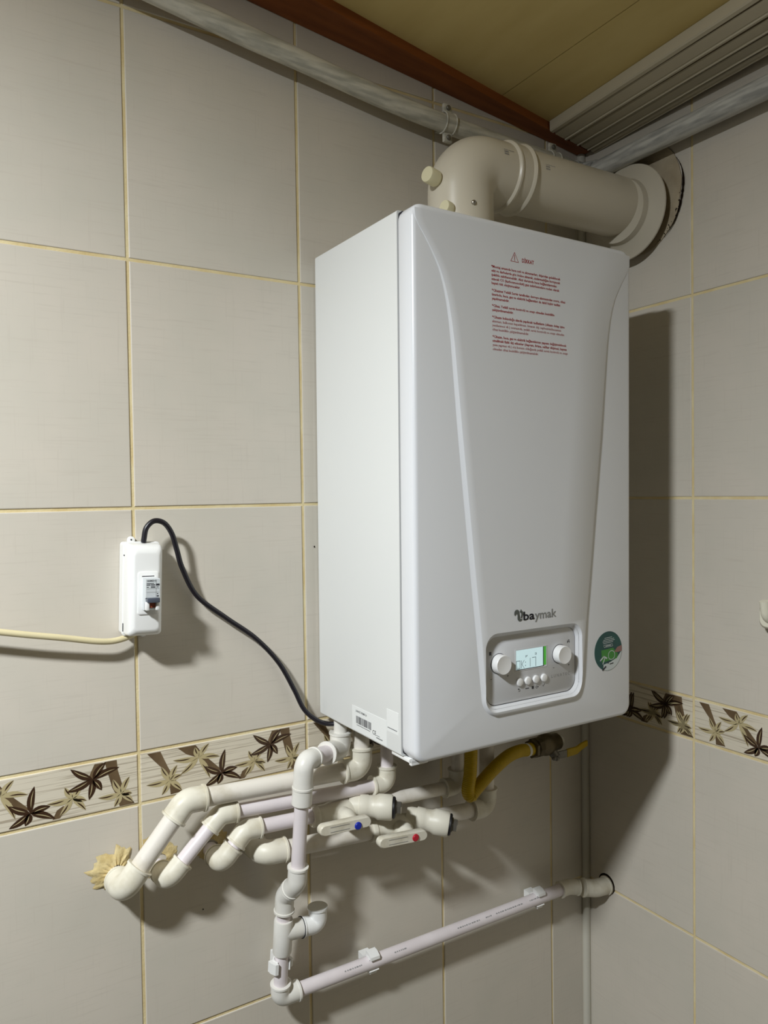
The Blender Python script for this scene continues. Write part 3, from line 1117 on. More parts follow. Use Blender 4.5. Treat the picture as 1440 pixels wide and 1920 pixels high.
# ------------------------------------------------------------------ plastic pipe runs
def elbow_part(parent, P, A, B, rf, LA, LB, m, rb=None, name='elbow', lip=1.09):
    """fitting at corner P between directions to A and B"""
    P, A, B = Vector(P), Vector(A), Vector(B)
    a, b = (A - P).normalized(), (B - P).normalized()
    s, e = P + a * LA, P + b * LB
    path = fillet([s, P, e], rb or rf * 1.15, 10)
    path = [s, s - a * .0028, s - a * .0030] + path[1:-1] + [e - b * .0030, e - b * .0028, e]
    rad = [rf * lip, rf * lip, rf] + [rf] * (len(path) - 6) + [rf, rf * lip, rf * lip]
    bm = bmesh.new()
    tube(bm, path, rad, 28)
    return obj(name, bm, m, parent, angle=50)


def pipe_part(parent, a, b, r, m, name='pipe'):
    bm = bmesh.new()
    tube(bm, [a, b], r, 24)
    return obj(name, bm, m, parent)


def run(parent, nodes, r, rf, mp, mf, LS, ends=(0, 0), rbs=None):
    """straight pipes between nodes, an elbow at each inner node; LS: socket length per inner node"""
    P = [Vector(p) for p in nodes]
    n = len(P)
    for i in range(1, n - 1):
        elbow_part(parent, P[i], P[i - 1], P[i + 1], rf, LS[i - 1], LS[i - 1], mf, (rbs or {}).get(i))
    for i in range(n - 1):
        d = (P[i + 1] - P[i])
        L = d.length
        d.normalize()
        a0 = 0 if i == 0 else LS[i - 1] - .006
        b0 = 0 if i == n - 2 else LS[i] - .006
        if L - a0 - b0 > .008:
            pipe_part(parent, P[i] + d * a0, P[i + 1] - d * b0, r, mp)


BZ = .0815                         # boiler underside
GP = None
# heating flow, 25 mm
p1 = thing('water_pipe', 'thickest upper white pipe, bending down to a foamed hole in the tiles', 'pipe', (-.5300, -.050, .04), group='water pipes under the boiler')
run(p1, [(-.8847, -.0008, -.0879), (-.8847, -.050, -.0879), (-.8018, -.050, .0105), (-.5300, -.050, .0005), (-.5297, -.050, BZ)], .0129, .0168, M_OLDP, M_OLD, [.033, .027, .033])
# domestic hot water, 20 mm
p2 = thing('water_pipe', 'second white pipe from the top, bending down just right of the foamed pipe', 'pipe', (-.4830, -.048, .02), group='water pipes under the boiler')
run(p2, [(-.8283, -.0008, -.0912), (-.8283, -.048, -.0912), (-.7530, -.048, -.0195), (-.4832, -.048, -.0336), (-.4824, -.048, BZ)], .0101, .0144, M_PPR, M_OLD, [.030, .023, .028])
# cold water with the blue valve, 20 mm
p3 = thing('water_pipe', 'third white pipe down, carrying the valve with the blue dot', 'pipe', (-.3486, -.050, -.03), group='water pipes under the boiler')
run(p3, [(-.7539, -.0008, -.0867), (-.7539, -.050, -.0867), (-.7182, -.050, -.0493), (-.6158, -.050, -.0538)], .0104, .0146, M_PPR, M_OLD, [.026, .022])
run(p3, [(-.5276, -.050, -.0577), (-.3480, -.050, -.0655), (-.3470, -.050, BZ)], .0104, .0146, M_OLDP, M_OLD, [.028])
# heating return with the red valve, 25 mm
p4 = thing('water_pipe', 'lowest of the four white pipes, carrying the valve with the red dot', 'pipe', (-.2872, -.050, -.08), group='water pipes under the boiler')
run(p4, [(-.6926, -.0008, -.0902), (-.6926, -.050, -.0902), (-.5172, -.050, -.1010)], .0127, .0168, M_OLDP, M_OLD, [.034])
run(p4, [(-.4292, -.050, -.1064), (-.2872, -.050, -.1152), (-.2828, -.050, BZ)], .0127, .0168, M_OLDP, M_OLD, [.033])


def valve(name_label, xb, axis_pt, axis_dir, piv, h0, h1, hz0, hz1, capm, str0, str1, rb, rs, caplabel):
    """ball valve: body sleeve on the pipe, bonnet towards the viewer, lever, coloured dot, strainer with hex plug"""
    v = thing('ball_valve', name_label, 'valve', piv, group='ball valves on the water pipes')
    A = Vector(axis_pt)
    D = Vector(axis_dir).normalized()
    bm = bmesh.new()
    lathe(bm, [(rb * .95, -.046), (rb * 1.03, -.044), (rb * 1.03, -.038), (rb * .92, -.036), (rb * .95, -.022), (rb * 1.08, -.014), (rb * 1.12, 0), (rb * 1.08, .014), (rb * .98, .021),
               (rb * .95, .032), (rb * 1.04, .034), (rb * 1.04, .042), (rb * .95, .043)], A, D, 32)
    obj('valve_body', bm, M_OLD, v)
    bm = bmesh.new()
    st = Vector(piv) - A
    lathe(bm, [(rb * .78, 0), (rb * .80, st.length * .40), (rb * .86, st.length * .44), (rb * .82, st.length * .62), (rb * .60, st.length * .74), (rb * .46, st.length * .98)], A, st, 28)
    obj('bonnet', bm, M_OLD, v)
    # lever: rounded bar along x, gently sloping
    hx0, hx1 = h0, h1
    bm = bmesh.new()
    n = 10
    zc = lambda x: hz0 + (hz1 - hz0) * (x - hx0) / (hx1 - hx0)
    hh = .0079
    prof = []
    for k in range(n + 1):
        a = math.pi / 2 + math.pi * k / n
        prof.append((hx0 + hh + hh * math.cos(a), hh * math.sin(a)))
    for k in range(n + 1):
        a = -math.pi / 2 + math.pi * k / n
        prof.append((hx1 - hh + hh * math.cos(a), hh * math.sin(a)))
    y0, y1 = piv[1] + .006, piv[1] - .0065
    loops = []
    for y, s in ((y0, .86), (y0 - .0015, 1.0), (y1 + .0018, 1.0), (y1, .84)):
        cx = (hx0 + hx1) / 2
        sxx = 1 - (1 - s) * hh / ((hx1 - hx0) / 2)
        loops.append([(cx + (x - cx) * sxx, y, zc(x) + z * s) for x, z in prof])
    loft(bm, loops)
    lev = obj('lever', bm, M_OLD, v)
    bm = bmesh.new()
    x0_, x1_ = hx0 + .016, piv[0] - .014
    for q in (-.0034, .0034):
        stroke(bm, [(x0_, zc(x0_) + q), (x1_, zc(x1_) + q)], .0007, y1 - .0004)
    decal('lever_groove', bm, M_INKL, lev, True)
    bm = bmesh.new()
    lathe(bm, [(.0055, 0), (.0055, .0012), (.0045, .0022), (0, .0026)], (piv[0], y1, piv[2]), (0, -1, 0), 24)
    o = obj('colour_dot', bm, capm, lev)
    o['label'] = caplabel
    # strainer
    s0, s1 = Vector(str0), Vector(str1)
    d = s1 - s0
    L = d.length
    bm = bmesh.new()
    lathe(bm, [(rs * .78, -.012), (rs * .78, L * .06), (rs * .88, L * .08), (rs * .88, L * .30), (rs * .84, L * .32), (rs * .86, L * .50), (rs, L * .60), (rs, L * .96), (rs * .93, L)], s0, d, 36)
    obj('strainer_body', bm, M_OLD, v)
    bm = bmesh.new()
    lathe(bm, [(rs * .80, -.001), (rs * .84, .001), (rs * .84, .003), (rs * .74, .0045)], s1, d, 32)
    obj('strainer_gasket', bm, M_RUBBER, v)
    bm = bmesh.new()
    lathe(bm, [(rs * .62, .003), (rs * .62, .006), (rs * .50, .0065), (rs * .50, .0125), (rs * .44, .0138), (0, .0138)], s1, d, 6)
    obj('hex_plug', bm, M_STEEL, v, angle=20)
    return v


valve('white ball valve with a blue dot on its lever', .0, (-.5701, -.050, -.0572), (1, 0, -.043), (-.5701, -.1030, -.0571), -.6304, -.5473, -.0520, -.0560, M_BLUE,
      (-.540, -.054, -.0540), (-.4962, -.085, -.0562), .0150, .0190, 'blue dot')
valve('white ball valve with a red dot on its lever', .0, (-.4714, -.050, -.1039), (1, 0, -.06), (-.4714, -.1030, -.0992), -.5343, -.4489, -.0938, -.1006, M_REDP,
      (-.438, -.054, -.0965), (-.3945, -.089, -.1052), .0162, .0200, 'red dot')

# condensate drain: boiler outlet, offset, tee, then along the wall into the corner
dr = thing('drain_pipe', 'slim white drain pipe dropping in front of the others, then running along the wall', 'pipe', (-.6585, -.062, -.20))
d0 = Vector((-.5622, -.045, BZ + .001))
d1 = Vector((-.5630, -.045, .035))
d2 = Vector((-.6466, -.095, .0480))
d3 = Vector((-.6540, -.080, -.1290))
d4 = Vector((-.6602, -.050, -.1600))
d5 = Vector((-.6640, -.034, -.3175))
d6 = Vector((-.0815, -.034, -.3190))
d7 = Vector((-.0300, -.052, -.3290))
d8 = Vector((-.0010, -.0525, -.3315))
RD, RF = .0101, .0139
pipe_part(dr, d0, d1 + Vector((0, 0, .018)), RD, M_FIT)
elbow_part(dr, d1, d0, d2, RF + .002, .026, .040, M_FIT, .012)
elbow_part(dr, d2, d1, d3, RF, .026, .040, M_FIT, .016)
pipe_part(dr, d1 + (d2 - d1).normalized() * .03, d2 - (d2 - d1).normalized() * .02, RD + .002, M_PPR)
bm = bmesh.new()
dd = (d3 - d2).normalized()
lathe(bm, [(RF, .030), (RF * 1.02, .034), (RF * 1.04, .062), (RF * .92, .064)], d2, dd, 28)
obj('coupling', bm, M_FIT, dr)
pipe_part(dr, d2 + dd * .055, d3 - dd * .016, RD, M_PPR)
elbow_part(dr, d3, d2, d4, RF, .024, .022, M_FIT, .016)
elbow_part(dr, d4, d3, d5, RF, .0205, .024, M_FIT, .016)
de = (d5 - d4).normalized()
pipe_part(dr, d4 + de * .018, d5 - de * .012, RD, M_PPR)
tz0, tz1 = d4 + de * .036, d4 + de * .088
bm = bmesh.new()
lathe(bm, [(RF * .95, 0), (RF, .002), (RF, (tz1 - tz0).length - .002), (RF * .95, (tz1 - tz0).length)], tz0, de, 28)
tp = d4 + de * .0560
te = Vector((-.6170, -.0440, -.2195))
tube(bm, [tp, tp + (te - tp) * .68], [RF * 1.0, RF * 1.0], 28)
obj('tee', bm, M_FIT, dr)
tq = Vector((-.6050, -.0440, -.2205))
elbow_part(dr, tq, tp, tq + Vector((0, 0, .1)), RF, .0275, .0255, M_BOX, .010, name='open_elbow')
bm = bmesh.new()
lathe(bm, [(RF * 1.10, 0), (RF * 1.10, .0006)], tp + (tq - tp).normalized() * .0290, tq - tp, 24)
obj('tee_seam', bm, M_SEAM, dr)
elbow_part(dr, d5, d4, d6, RF, .022, .030, M_FIT, .010)
pipe_part(dr, d5 + (d6 - d5).normalized() * .022, d6 - (d6 - d5).normalized() * .010, RD + .0004, M_PPR, 'long_pipe')
elbow_part(dr, d6, d5, d7, RF * .98, .022, .020, M_OLD, .03)
elbow_part(dr, d7, d6, d8, RF * 1.12, .026, .028, M_OLD, .03)
# black factory print along the pipe
bm = bmesh.new()
random.seed(11)
for xa, xb in ((-.345, -.300), (-.285, -.272), (-.262, -.205), (-.185, -.160), (-.47, -.45), (-.56, -.53)):
    x = xa
    while x < xb:
        L_ = random.uniform(.0015, .0042)
        aa = .62
        r_ = RD + .0008
        p_ = []
        for xx, ag in ((x, aa), (x + L_, aa), (x + L_, aa + .16), (x, aa + .16)):
            t = (xx - d5.x) / (d6.x - d5.x)
            p_.append(Vector((xx, -.034 - r_ * math.cos(ag), d5.z + (d6.z - d5.z) * t + r_ * math.sin(ag))))
        bm.faces.new([bm.verts.new(p) for p in p_])
        x += L_ + random.uniform(.0008, .0022)
decal('pipe_print', bm, M_INKL, dr, True)
# dark gap where the drain enters the right wall
bm = bmesh.new()
lathe(bm, [(.0195, 0), (.0195, .0006)], (-.0003, -.0525, -.3290), (-1, 0, 0), 28)
obj('pipe_hole', bm, M_CRACK, wall_right)
bm = bmesh.new()
lathe(bm, [(.0180, 0), (.0172, .0022)], (-.0006, -.0515, -.3315), (-1, 0, 0), 28)
obj('hole_filler', bm, M_MORT, wall_right)


# pipe clips: open U clips with a wedge nail
def clip(label, P, along):
    """along: pipe direction; clip opens towards the viewer"""
    c = thing('pipe_clip', label, 'clip', P, group='clips holding the drain pipe')
    al = Vector(along).normalized()
    out = Vector((0, -1, 0))
    side_ = al.cross(out).normalized()
    if side_.z < 0 and abs(side_.z) > .5:
        side_ = -side_
    if abs(side_.z) <= .5 and side_.x > 0:
        side_ = -side_
    mx = Matrix((al, out, side_)).transposed().to_4x4()
    mx.translation = Vector(P)
    # local: x along pipe, y towards viewer, z across (up / left)
    bm = bmesh.new()
    n = 14
    loops = []
    ri, ro = RD + .0007, RD + .0030
    angs = [math.radians(140 + (400 - 140) * k / n) for k in range(n + 1)]   # the mouth faces +y
    hw = .0085
    prev = None
    for a in angs:
        a2 = a
        ci, si = math.cos(a2), math.sin(a2)
        # a=90deg is the mouth direction (+y): z = cos, y = sin
        ring_ = [(-hw, ri * si, ri * ci), (hw, ri * si, ri * ci), (hw, ro * si, ro * ci), (-hw, ro * si, ro * ci)]
        loops.append(ring_)
    loft(bm, loops)
    box(bm, (-hw, -.0340 + .006, -.006), (hw, -ri + .0002, .006))
    bmesh.ops.transform(bm, matrix=mx, verts=bm.verts)
    obj('clip_ring', bm, M_BOX, c, angle=30)
    bm = bmesh.new()
    loft(bm, [[(x, y, z) for y, z in ((-.004, ri + .001), (.0060, ri - .0005), (.0125, ri - .0010), (.0120, ri + .0035), (.004, ri + .0075), (-.004, ri + .0085))] for x in (-hw * .95, hw * .95)])
    bmesh.ops.transform(bm, matrix=mx, verts=bm.verts)
    obj('clip_jaw', bm, M_BOX, c, angle=25)
    bm = bmesh.new()
    loft(bm, [[(x, y, z) for y, z in ((-.002, -ri - .0005), (.0040, -ri + .0005), (.0065, -ri - .0015), (.005, -ri - .0050), (-.002, -ri - .0045))] for x in (-hw * .7, hw * .7)])
    bmesh.ops.transform(bm, matrix=mx, verts=bm.verts)
    obj('clip_lip', bm, M_BOX, c, angle=25)
    return c


tcl = (-.505 - d5.x) / (d6.x - d5.x)
clip('white pipe clip low on the long drain run, nearer the bottom elbow', (-.5075, -.034, d5.z + (d6.z - d5.z) * tcl), d6 - d5)
clip('white pipe clip on the drain run near the room corner', (-.1580, -.034, d5.z + (d6.z - d5.z) * .87), d6 - d5)
cp_ = d4 + (d5 - d4) * .665
clip('white pipe clip on the upright drain pipe below the tee', cp_, d5 - d4)

# foam fringe round the first wall hole, fillers at the others
random.seed(5)


def foam(name, cx, cz, rfun, h, m, ridges=9, n=56, k_=7):
    """a squeezed-out collar of foam lying on the wall, ridged outwards"""
    bm = bmesh.new()
    ph = random.uniform(0, 6)
    R = [rfun(2 * math.pi * i / n) * (1 + random.uniform(-.09, .09)) for i in range(n)]
    rows_ = []
    for j in range(k_):
        t = j / (k_ - 1)
        row = []
        for i in range(n):
            a = 2 * math.pi * i / n
            r = .010 + (R[i] - .010) * t + .0006 * math.sin(5 * a + 9 * t)
            hh_ = h * (1 - t ** 2.2) * (.80 + .20 * math.sin(ridges * a + ph + 2.2 * t + .8 * math.sin(3 * a))) + random.uniform(-.0004, .0004)
            row.append(bm.verts.new((cx + r * math.cos(a), -.0004 - max(0, hh_), cz + r * math.sin(a))))
        rows_.append(row)
    for p_, q_ in zip(rows_[:-1], rows_[1:]):
        for i in range(n):
            bm.faces.new((p_[i], p_[(i + 1) % n], q_[(i + 1) % n], q_[i]))
    return obj(name, bm, m, wall_left, angle=60)


def fringe_r(a):
    d = math.degrees(a) % 360
    t = max(0, 1 - abs(d - 160) / 95)
    return .0215 + t * (.014 + .009 * max(0, math.sin(9 * a)) ** 2) + (.010 if 50 < d < 95 else 0)


foam('foam_fringe', -.8830, -.0840, fringe_r, .0060, M_FOAM, 21)
foam('hole_filler', -.8270, -.0830, lambda a: .022 + .012 * max(0, math.sin(a)) + .004 * math.cos(3 * a), .0030, M_FOAM, 5)
foam('hole_filler', -.7530, -.0830, lambda a: .020 + .008 * max(0, math.sin(a + .6)), .0022, M_FOAM, 5)
foam('hole_filler', -.6920, -.0880, lambda a: .020 + .003 * math.cos(2 * a), .0015, M_MORT, 5)

# ------------------------------------------------------------------ gas supply
gh = thing('gas_hose', 'yellow ribbed gas hose looping under the boiler to the brass valve', 'hose', (-.3480, -.088, .08))
hp = spline([(-.3462, -.088, .0815), (-.3470, -.088, .030), (-.3500, -.088, -.030), (-.3545, -.0875, -.0590), (-.3490, -.087, -.0700), (-.3370, -.086, -.0620), (-.2965, -.081, -.0395),
             (-.2560, -.071, -.0285), (-.2200, -.059, -.0300), (-.1960, -.0525, -.0345)], 22)
# resample evenly for the ribs
L = [0.0]
for a, b in zip(hp[:-1], hp[1:]):
    L.append(L[-1] + (b - a).length)
tot = L[-1]
step = .00072
ev = []
j = 0
s = 0.0
while s < tot:
    while L[j + 1] < s:
        j += 1
    f_ = (s - L[j]) / max(1e-9, L[j + 1] - L[j])
    ev.append(hp[j].lerp(hp[j + 1], f_))
    s += step
rad = [.0104 + .00055 * math.sin(2 * math.pi * k / 4.0 + .4) for k in range(len(ev))]
bm = bmesh.new()
tube(bm, ev, rad, 20)
obj('ribbed_sleeve', bm, M_YEL, gh, angle=180)
vdir = (Vector((-.1270, -.044, -.0360)) - Vector((-.2000, -.0535, -.0340))).normalized()
v0 = Vector((-.1985, -.0532, -.0343))
bm = bmesh.new()
lathe(bm, [(.0108, -.002), (.0116, 0), (.0116, .003), (.0108, .004)], v0, vdir, 28)
obj('white_band', bm, M_FIT, gh)
bm = bmesh.new()
lathe(bm, [(.0104, .003), (.0110, .006), (.0112, .012), (.0100, .014)], v0, vdir, 28)
obj('hose_end', bm, M_YEL, gh)
gv = thing('gas_valve', 'tarnished brass gas valve with a yellow handle under the boiler', 'valve', v0 + vdir * .03)
bm = bmesh.new()
lathe(bm, [(.0150, .012), (.0170, .0125), (.0175, .018), (.0162, .0195)], v0, vdir, 6)
lathe(bm, [(.0155, .0195), (.0178, .021), (.0178, .032), (.0160, .034)], v0, vdir, 8)
obj('union_nut', bm, M_BRASS, gv, angle=20)
bm = bmesh.new()
lathe(bm, [(.0150, .033), (.0150, .038), (.0185, .044), (.0195, .052), (.0180, .062), (.0150, .068), (.0150, .082)], v0, vdir, 28)
obj('valve_body', bm, M_BRASS, gv)
ve = v0 + vdir * .078
bm = bmesh.new()
tube(bm, fillet([ve - vdir * .006, ve + vdir * .012, ve + vdir * .012 + Vector((0, .042, 0))], .012, 8), .0130, 22)
obj('supply_elbow', bm, M_PAINTP, gv)
vb = v0 + vdir * .055
bm = bmesh.new()
lathe(bm, [(.0085, .008), (.0085, .022), (.0070, .026)], vb, (.25, -.62, -.74), 20)
for k in range(5):
    a = k * 1.257
    c = vb + Vector((.25, -.62, -.74)).normalized() * .024 + Vector((math.cos(a) * .0050, math.sin(a) * .002, math.sin(a) * .0050))
    bmesh.ops.create_icosphere(bm, subdivisions=2, radius=.0048, matrix=Matrix.Translation(c))
obj('stem_packing', bm, M_GREYM, gv)
hs = vb + Vector((.006, -.015, -.018))
bm = bmesh.new()
path = [hs, hs + Vector((.020, -.004, .0015)), hs + Vector((.030, -.005, .0025)), hs + Vector((.046, -.006, .0030)), hs + Vector((.058, -.0065, .0085)), hs + Vector((.072, -.007, .0125))]


def strap(bm, pts, w0, th):
    loops = []
    for i, p in enumerate(pts):
        wv = w0[i]
        loops.append([p + Vector((0, -th, -wv)), p + Vector((0, th, -wv)), p + Vector((0, th, wv)), p + Vector((0, -th, wv))])
    loft(bm, loops)


strap(bm, path[:3], [.0062, .0062, .0062], .0014)
obj('handle_shank', bm, M_GREYM, gv, angle=25)
bm = bmesh.new()
strap(bm, [path[1] + Vector((.003, 0, 0))] + path[2:], [.0070, .0070, .0066, .0060, .0050], .0024)
bmesh.ops.bevel(bm, geom=list(bm.edges), offset=.0008, segments=1, affect='EDGES')
obj('yellow_handle', bm, M_YEL, gv, angle=30)

# ------------------------------------------------------------------ switch box and cables
SB = thing('breaker_box', 'white surface breaker box with one circuit breaker on the tiled wall', 'switch box', (-.8480, 0, .2990), (0, math.radians(2.0), 0))
# local: x across (-.0215..+.0215), y out from wall, z up
hw, hh = .0232, .0616
bm = bmesh.new()
loft(bm, [[(x, y, z) for x, z in rrect(-hw, hw, -hh, hh, .0045, 5)] for y in (-.0012, -.026)])
obj('back_box', bm, M_BOX, SB, world=False)
bm = bmesh.new()
loops = []
for y, i in ((-.0255, .0012), (-.0262, .0004), (-.0400, .0010), (-.0470, .0020), (-.0520, .0044), (-.0545, .0072), (-.0550, .0086)):
    loops.append([(x, y, z) for x, z in rrect(-hw + i, hw - i, -hh + i * 1.3, hh - i * 1.6, .0050, 5)])
loft(bm, loops)
cover = obj('front_cover', bm, M_BOX, SB, world=False)
bm = bmesh.new()
loft(bm, [[(x, y, z) for x, z in rrect(-hw + i, hw - i, -hh + i, hh - i, .0045, 5)] for y, i in ((-.0180, .0004), (-.0186, -.0007), (-.0228, -.0007), (-.0234, .0004))])
obj('box_rim', bm, M_BOX, SB, world=False)
for zt_, sx_ in ((hh, -.0090), (-hh, .0085)):
    bm = bmesh.new()
    lathe(bm, [(.0052, 0), (.0052, .0026), (.0046, .0030)], (sx_, -.0010, zt_ + math.copysign(.0018, zt_)), (0, -1, 0), 20)
    lug = obj('mounting_lug', bm, M_BOX, SB, world=False)
    bm = bmesh.new()
    lathe(bm, [(.0011, 0), (.0011, .0004)], (sx_, -.0040, zt_ + math.copysign(.0024, zt_)), (0, -1, 0), 12)
    obj('screw_hole', bm, M_SEAM, lug, world=False)
for lo_, hi_ in (((-hw - .0001, -.0290, .0440), (-hw + .002, -.0245, .0455)), ((-hw - .0001, -.0260, -.0560), (-hw + .002, -.0225, -.0450))):
    bm = bmesh.new()
    box(bm, lo_, hi_)
    obj('latch_slot', bm, M_SEAM, SB, world=False)
# raised window frame
WX0, WX1, WZ0, WZ1 = -.0118, .0150, -.0310, .0250
bm = bmesh.new()
loft(bm, [[(x, y, z) for x, z in rrect(WX0 + i, WX1 - i, WZ0 + i, WZ1 - i, .003, 4)] for y, i in ((-.0545, 0), (-.0562, .0002), (-.0568, .0010))])
wf = obj('window_frame', bm, M_BOX, cover, world=False)
bm = bmesh.new()
box(bm, (WX0 + .0050, -.0570, WZ1 - .0064), (WX1 - .0062, -.0560, WZ1 - .0054))
obj('window_slot', bm, M_SEAM, wf, world=False)
# breaker
bm = bmesh.new()
X0, X1 = -.0058, .0118
loft(bm, [[(X0, y, z) for y, z in ((-.050, -.0240), (-.0660, -.0240), (-.0700, -.0215), (-.0700, -.0080), (-.0740, -.0070), (-.0740, .0165), (-.0720, .0172), (-.050, .0172))],
          [(X1, y, z) for y, z in ((-.050, -.0240), (-.0660, -.0240), (-.0700, -.0215), (-.0700, -.0080), (-.0740, -.0070), (-.0740, .0165), (-.0720, .0172), (-.050, .0172))]])
brk = obj('circuit_breaker', bm, M_BRK, SB, world=False, angle=20)
bm = bmesh.new()
box(bm, (X0 + .0012, -.0795, -.0130), (X1 - .0010, -.0700, -.0072), .0008)
obj('toggle', bm, M_SLATE, brk, world=False)
bm = bmesh.new()
box(bm, (X0 + .0050, -.0722, -.0200), (X1 - .0050, -.0690, -.0130))
obj('toggle_flag', bm, M_TOG, brk, world=False)
bm = bmesh.new()
for xa, xb in ((X0, X0 + .0048), (X1 - .0048, X1)):
    box(bm, (xa, -.0745, -.0235), (xb, -.0660, -.0125), .0014)
obj('toggle_guard', bm, M_BOX, brk, world=False)
bm = bmesh.new()
text_mesh(bm, 'SIEMENS', .0118, .0030, at(X0 + .0012, .0136, -.0742), bold=.004)
for z_, a_, b_, wd in ((.0112, .0012, .0096, .0008), (.0094, .0012, .0050, .0010), (.0094, .0064, .0112, .0010), (.0074, .0064, .0112, .0008), (.0060, .0064, .0112, .0008), (.0066, .0012, .0030, .0008),
                       (.0096, .0135, .0160, .0024), (.0066, .0140, .0154, .0008), (-.0050, .0142, .0156, .0016), (-.0020, .0142, .0150, .0010)):
    stroke(bm, [(X0 + a_, z_), (X0 + b_, z_)], wd, -.0742)
decal('breaker_print', bm, M_INK, brk)
bm = bmesh.new()
for z_ in (.0046, .0000):
    stroke(bm, [(X0 + .001, z_), (X1 - .001, z_)], .0004, -.07415)
stroke(bm, [(X0 + .0128, .015), (X0 + .0128, -.006)], .0004, -.07415)
decal('breaker_line', bm, M_INKL, brk)

cab = [(-.8447, -.030, .3602), (-.8440, -.030, .3660), (-.8405, -.030, .3800), (-.8300, -.030, .3886), (-.8165, -.029, .3850), (-.8060, -.027, .3700), (-.7990, -.024, .3480), (-.7905, -.020, .3210), (-.7690, -.014, .2810),
       (-.7270, -.011, .2460), (-.6830, -.011, .2120), (-.6480, -.013, .1720), (-.6250, -.016, .1290), (-.6130, -.022, .1000), (-.5990, -.028, .0835), (-.5830, -.034, .0745), (-.5680, -.042, .0735), (-.5600, -.048, .0770), (-.5560, -.052, .0825)]
bm = bmesh.new()
tube(bm, spline(cab, 10), .0036, 16)
o = obj('power_cable', bm, M_CORD, None)
tag(o, 'black power cable curving from the breaker box to the boiler', 'cable')
cab = [(-1.20, -.030, .300), (-1.09, -.030, .2765), (-1.0179, -.030, .2597), (-.9826, -.030, .2519), (-.9459, -.029, .2442), (-.9077, -.026, .2352), (-.8870, -.022, .2322), (-.8700, -.018, .2335), (-.8560, -.014, .2375)]
bm = bmesh.new()
tube(bm, spline(cab, 10), .0041, 16)
o = obj('supply_cable', bm, M_BEIGE, None)
tag(o, 'beige cable sagging into the bottom of the breaker box', 'cable')

# ------------------------------------------------------------------ painted pipes under the ceiling
mids = [(-1.25, -.030, 1.140), (-.95, -.030, 1.106), (-.795, -.030, 1.0845), (-.678, -.030, 1.0672), (-.612, -.030, 1.0590), (-.444, -.030, 1.0365), (-.313, -.030, 1.0260), (-.133, -.030, 1.0180), (-.030, -.030, 1.0120)]
gp = thing('ceiling_pipe', 'white brush-painted pipe along the left wall below the wooden batten', 'pipe', (-.5, -.03, 1.05), group='painted pipes below the ceiling')
bm = bmesh.new()
tube(bm, spline(mids, 6), .0146, 24)
obj('pipe', bm, M_PAINTP, gp)
gq = thing('ceiling_pipe', 'grey-white brush-painted pipe along the right wall above the flue rosette', 'pipe', (-.03, -.3, 1.0), group='painted pipes below the ceiling')
bm = bmesh.new()
tube(bm, [(-.030, -.052, 1.0010), (-.030, -.15, 1.0030), (-.030, -.40, 1.0030), (-.030, -1.4, 1.004)], .0165, 24)
obj('pipe', bm, M_PAINTQ, gq)
bm = bmesh.new()
tube(bm, fillet([(-.052, -.030, 1.0115), (-.030, -.030, 1.0100), (-.030, -.066, 1.0020)], .010, 6), [.0178] * 2 + [.0185] * 6 + [.0190], 22)
obj('corner_elbow', bm, M_PAINTQ, gq)


def clamp(label, x, zc, y=-.030):
    c = thing('pipe_clamp', label, 'clamp', (x, y, zc), group='clamps on the ceiling pipe')
    r0 = .0150
    bm = bmesh.new()
    for dx in (-.0095, .0095):
        pts = [(x + dx, y - (r0 + .0014) * math.cos(a), zc + (r0 + .0014) * math.sin(a)) for a in [math.radians(-115 + 230 * k / 16) for k in range(17)]]
        tube(bm, pts, .0014, 8)
    obj('rim', bm, M_PAINTP, c)
    bm = bmesh.new()
    loops = []
    for a in [math.radians(-110 + 220 * k / 16) for k in range(17)]:
        ca, sa = math.cos(a), math.sin(a)
        loops.append([(x - .0095, y - r0 * ca, zc + r0 * sa), (x + .0095, y - r0 * ca, zc + r0 * sa), (x + .0095, y - (r0 + .0016) * ca, zc + (r0 + .0016) * sa), (x - .0095, y - (r0 + .0016) * ca, zc + (r0 + .0016) * sa)])
    loft(bm, loops)
    obj('strap', bm, M_PAINTP, c)
    for s in (1, -1):
        bm = bmesh.new()
        z0, z1 = zc + s * (r0 + .0005), zc + s * (r0 + .0165)
        box(bm, (x - .0085, y - .004, min(z0, z1)), (x + .0085, y + .003, max(z0, z1)), .0022)
        ear = obj('ear', bm, M_PAINTP, c)
        bm = bmesh.new()
        lathe(bm, [(.0042, 0), (.0042, .0022), (.0030, .0034), (0, .0036)], (x, y - .004, zc + s * (r0 + .0090)), (0, -1, 0), 16)
        obj('screw_head', bm, M_GREYM, ear)
    bm = bmesh.new()
    box(bm, (x - .004, y + r0 - .002, zc - .004), (x + .004, -.0005, zc + .004))
    obj('stud', bm, M_PAINTP, c)
    return c


clamp('cream pipe clamp with two screwed ears on the ceiling pipe', -.3390, 1.0285)
clamp('pipe clamp half hidden behind the flue near the corner', -.1050, 1.0165)

# ------------------------------------------------------------------ ribbed cladding panel under the ceiling by the right wall
clad = thing('cladding_panel', 'ivory ribbed cladding strip under the ceiling above the right wall', 'panel', (-.06, -.03, 1.06))


def cz(x, drop):
    return ceil_z(x) - drop


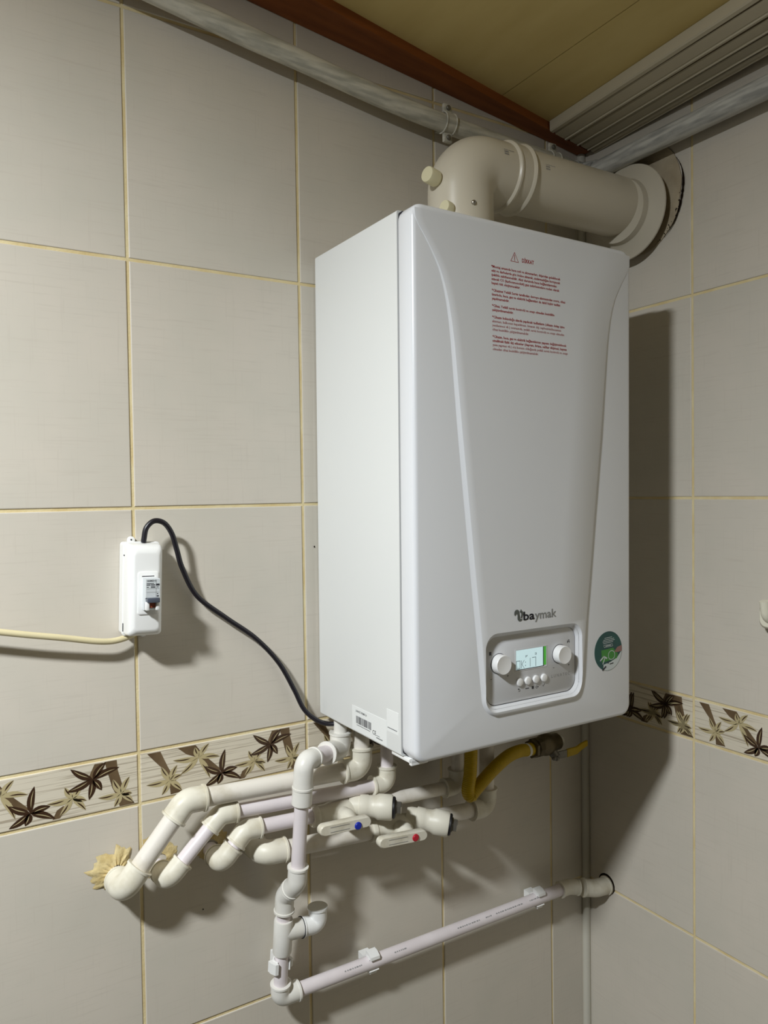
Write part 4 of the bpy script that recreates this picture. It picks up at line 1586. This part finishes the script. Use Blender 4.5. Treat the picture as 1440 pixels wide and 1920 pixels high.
def plank(xl, xr, drop, name='plank', m=M_PVC):
    """xl, xr measured at the wall end; the strip skews slightly away from the right wall"""
    bm = bmesh.new()
    loops = []
    for y in (-.034, -1.7):
        k = .055 * (y + .034)
        a, b = xl + k, xr + k
        wb = min(.0105, (b - a) * .34)      # rounded bead along the right-hand edge
        prof = [(a, cz(a, drop - .003)), (a + .0012, cz(a, drop)), (b - wb, cz(b, drop - .0003)), (b - wb + .0006, cz(b, drop - .0016)), (b - wb + .0016, cz(b, drop - .0014)), (b - wb + .0034, cz(b, drop + .0018)),
                (b - wb * .30, cz(b, drop + .0018)), (b - .0006, cz(b, drop - .001)), (b, cz(b, drop - .006)), (b, cz(b, drop - .010)), (a, cz(a, drop - .010))]
        loops.append([(px, y, pz) for px, pz in prof])
    loft(bm, loops)
    return obj(name, bm, m, clad, angle=20)


xs_ = [(-.1010, -.0690), (-.0645, -.0405), (-.0365, -.0150), (-.0112, -.0015)]
for a, b in xs_:
    plank(a, b, .0190)
bm = bmesh.new()
loops = []
for y in (-.034, -1.7):
    k = .055 * (y + .034)
    a, b = -.1135 + k, -.1050 + k
    loops.append([(a, y, cz(a, 0.0005)), (a, y, cz(a, .0165)), (a + .0022, y, cz(a, .0190)), (b, y, cz(b, .0190)), (b, y, cz(b, .009)), (b, y, cz(b, .0005))])
loft(bm, loops)
obj('edge_strip', bm, M_PVC, clad, angle=20)
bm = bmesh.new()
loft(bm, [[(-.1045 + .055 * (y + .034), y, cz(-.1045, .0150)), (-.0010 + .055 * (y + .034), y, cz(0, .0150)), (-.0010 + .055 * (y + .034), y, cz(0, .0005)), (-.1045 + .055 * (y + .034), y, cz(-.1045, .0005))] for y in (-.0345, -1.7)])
obj('groove_shade_backing', bm, M_PVCS, clad)  # shallow strip behind the gaps, coloured dark to stand for groove shade

# ------------------------------------------------------------------ fixture at the right edge
fx = thing('wall_hook', 'glossy ivory rounded fixture on the right wall, cut by the picture edge', 'hook', (0, -.412, .232))
bm = bmesh.new()
loft(bm, [[(x, -.4050 + u, .2305 + v) for u, v in rrect(-.030 + i, .030 - i, -.0205 + i, .0205 - i, .010, 6)] for x, i in ((-.0002, .001), (-.017, 0), (-.023, .0012), (-.0275, .0045))])
obj('base_plate', bm, M_KNOBW, fx)
bm = bmesh.new()
tube(bm, fillet([(-.024, -.408, .2305), (-.055, -.408, .2305), (-.060, -.408, .258)], .014, 8), .0075, 18)
obj('hook_arm', bm, M_KNOBW, fx)
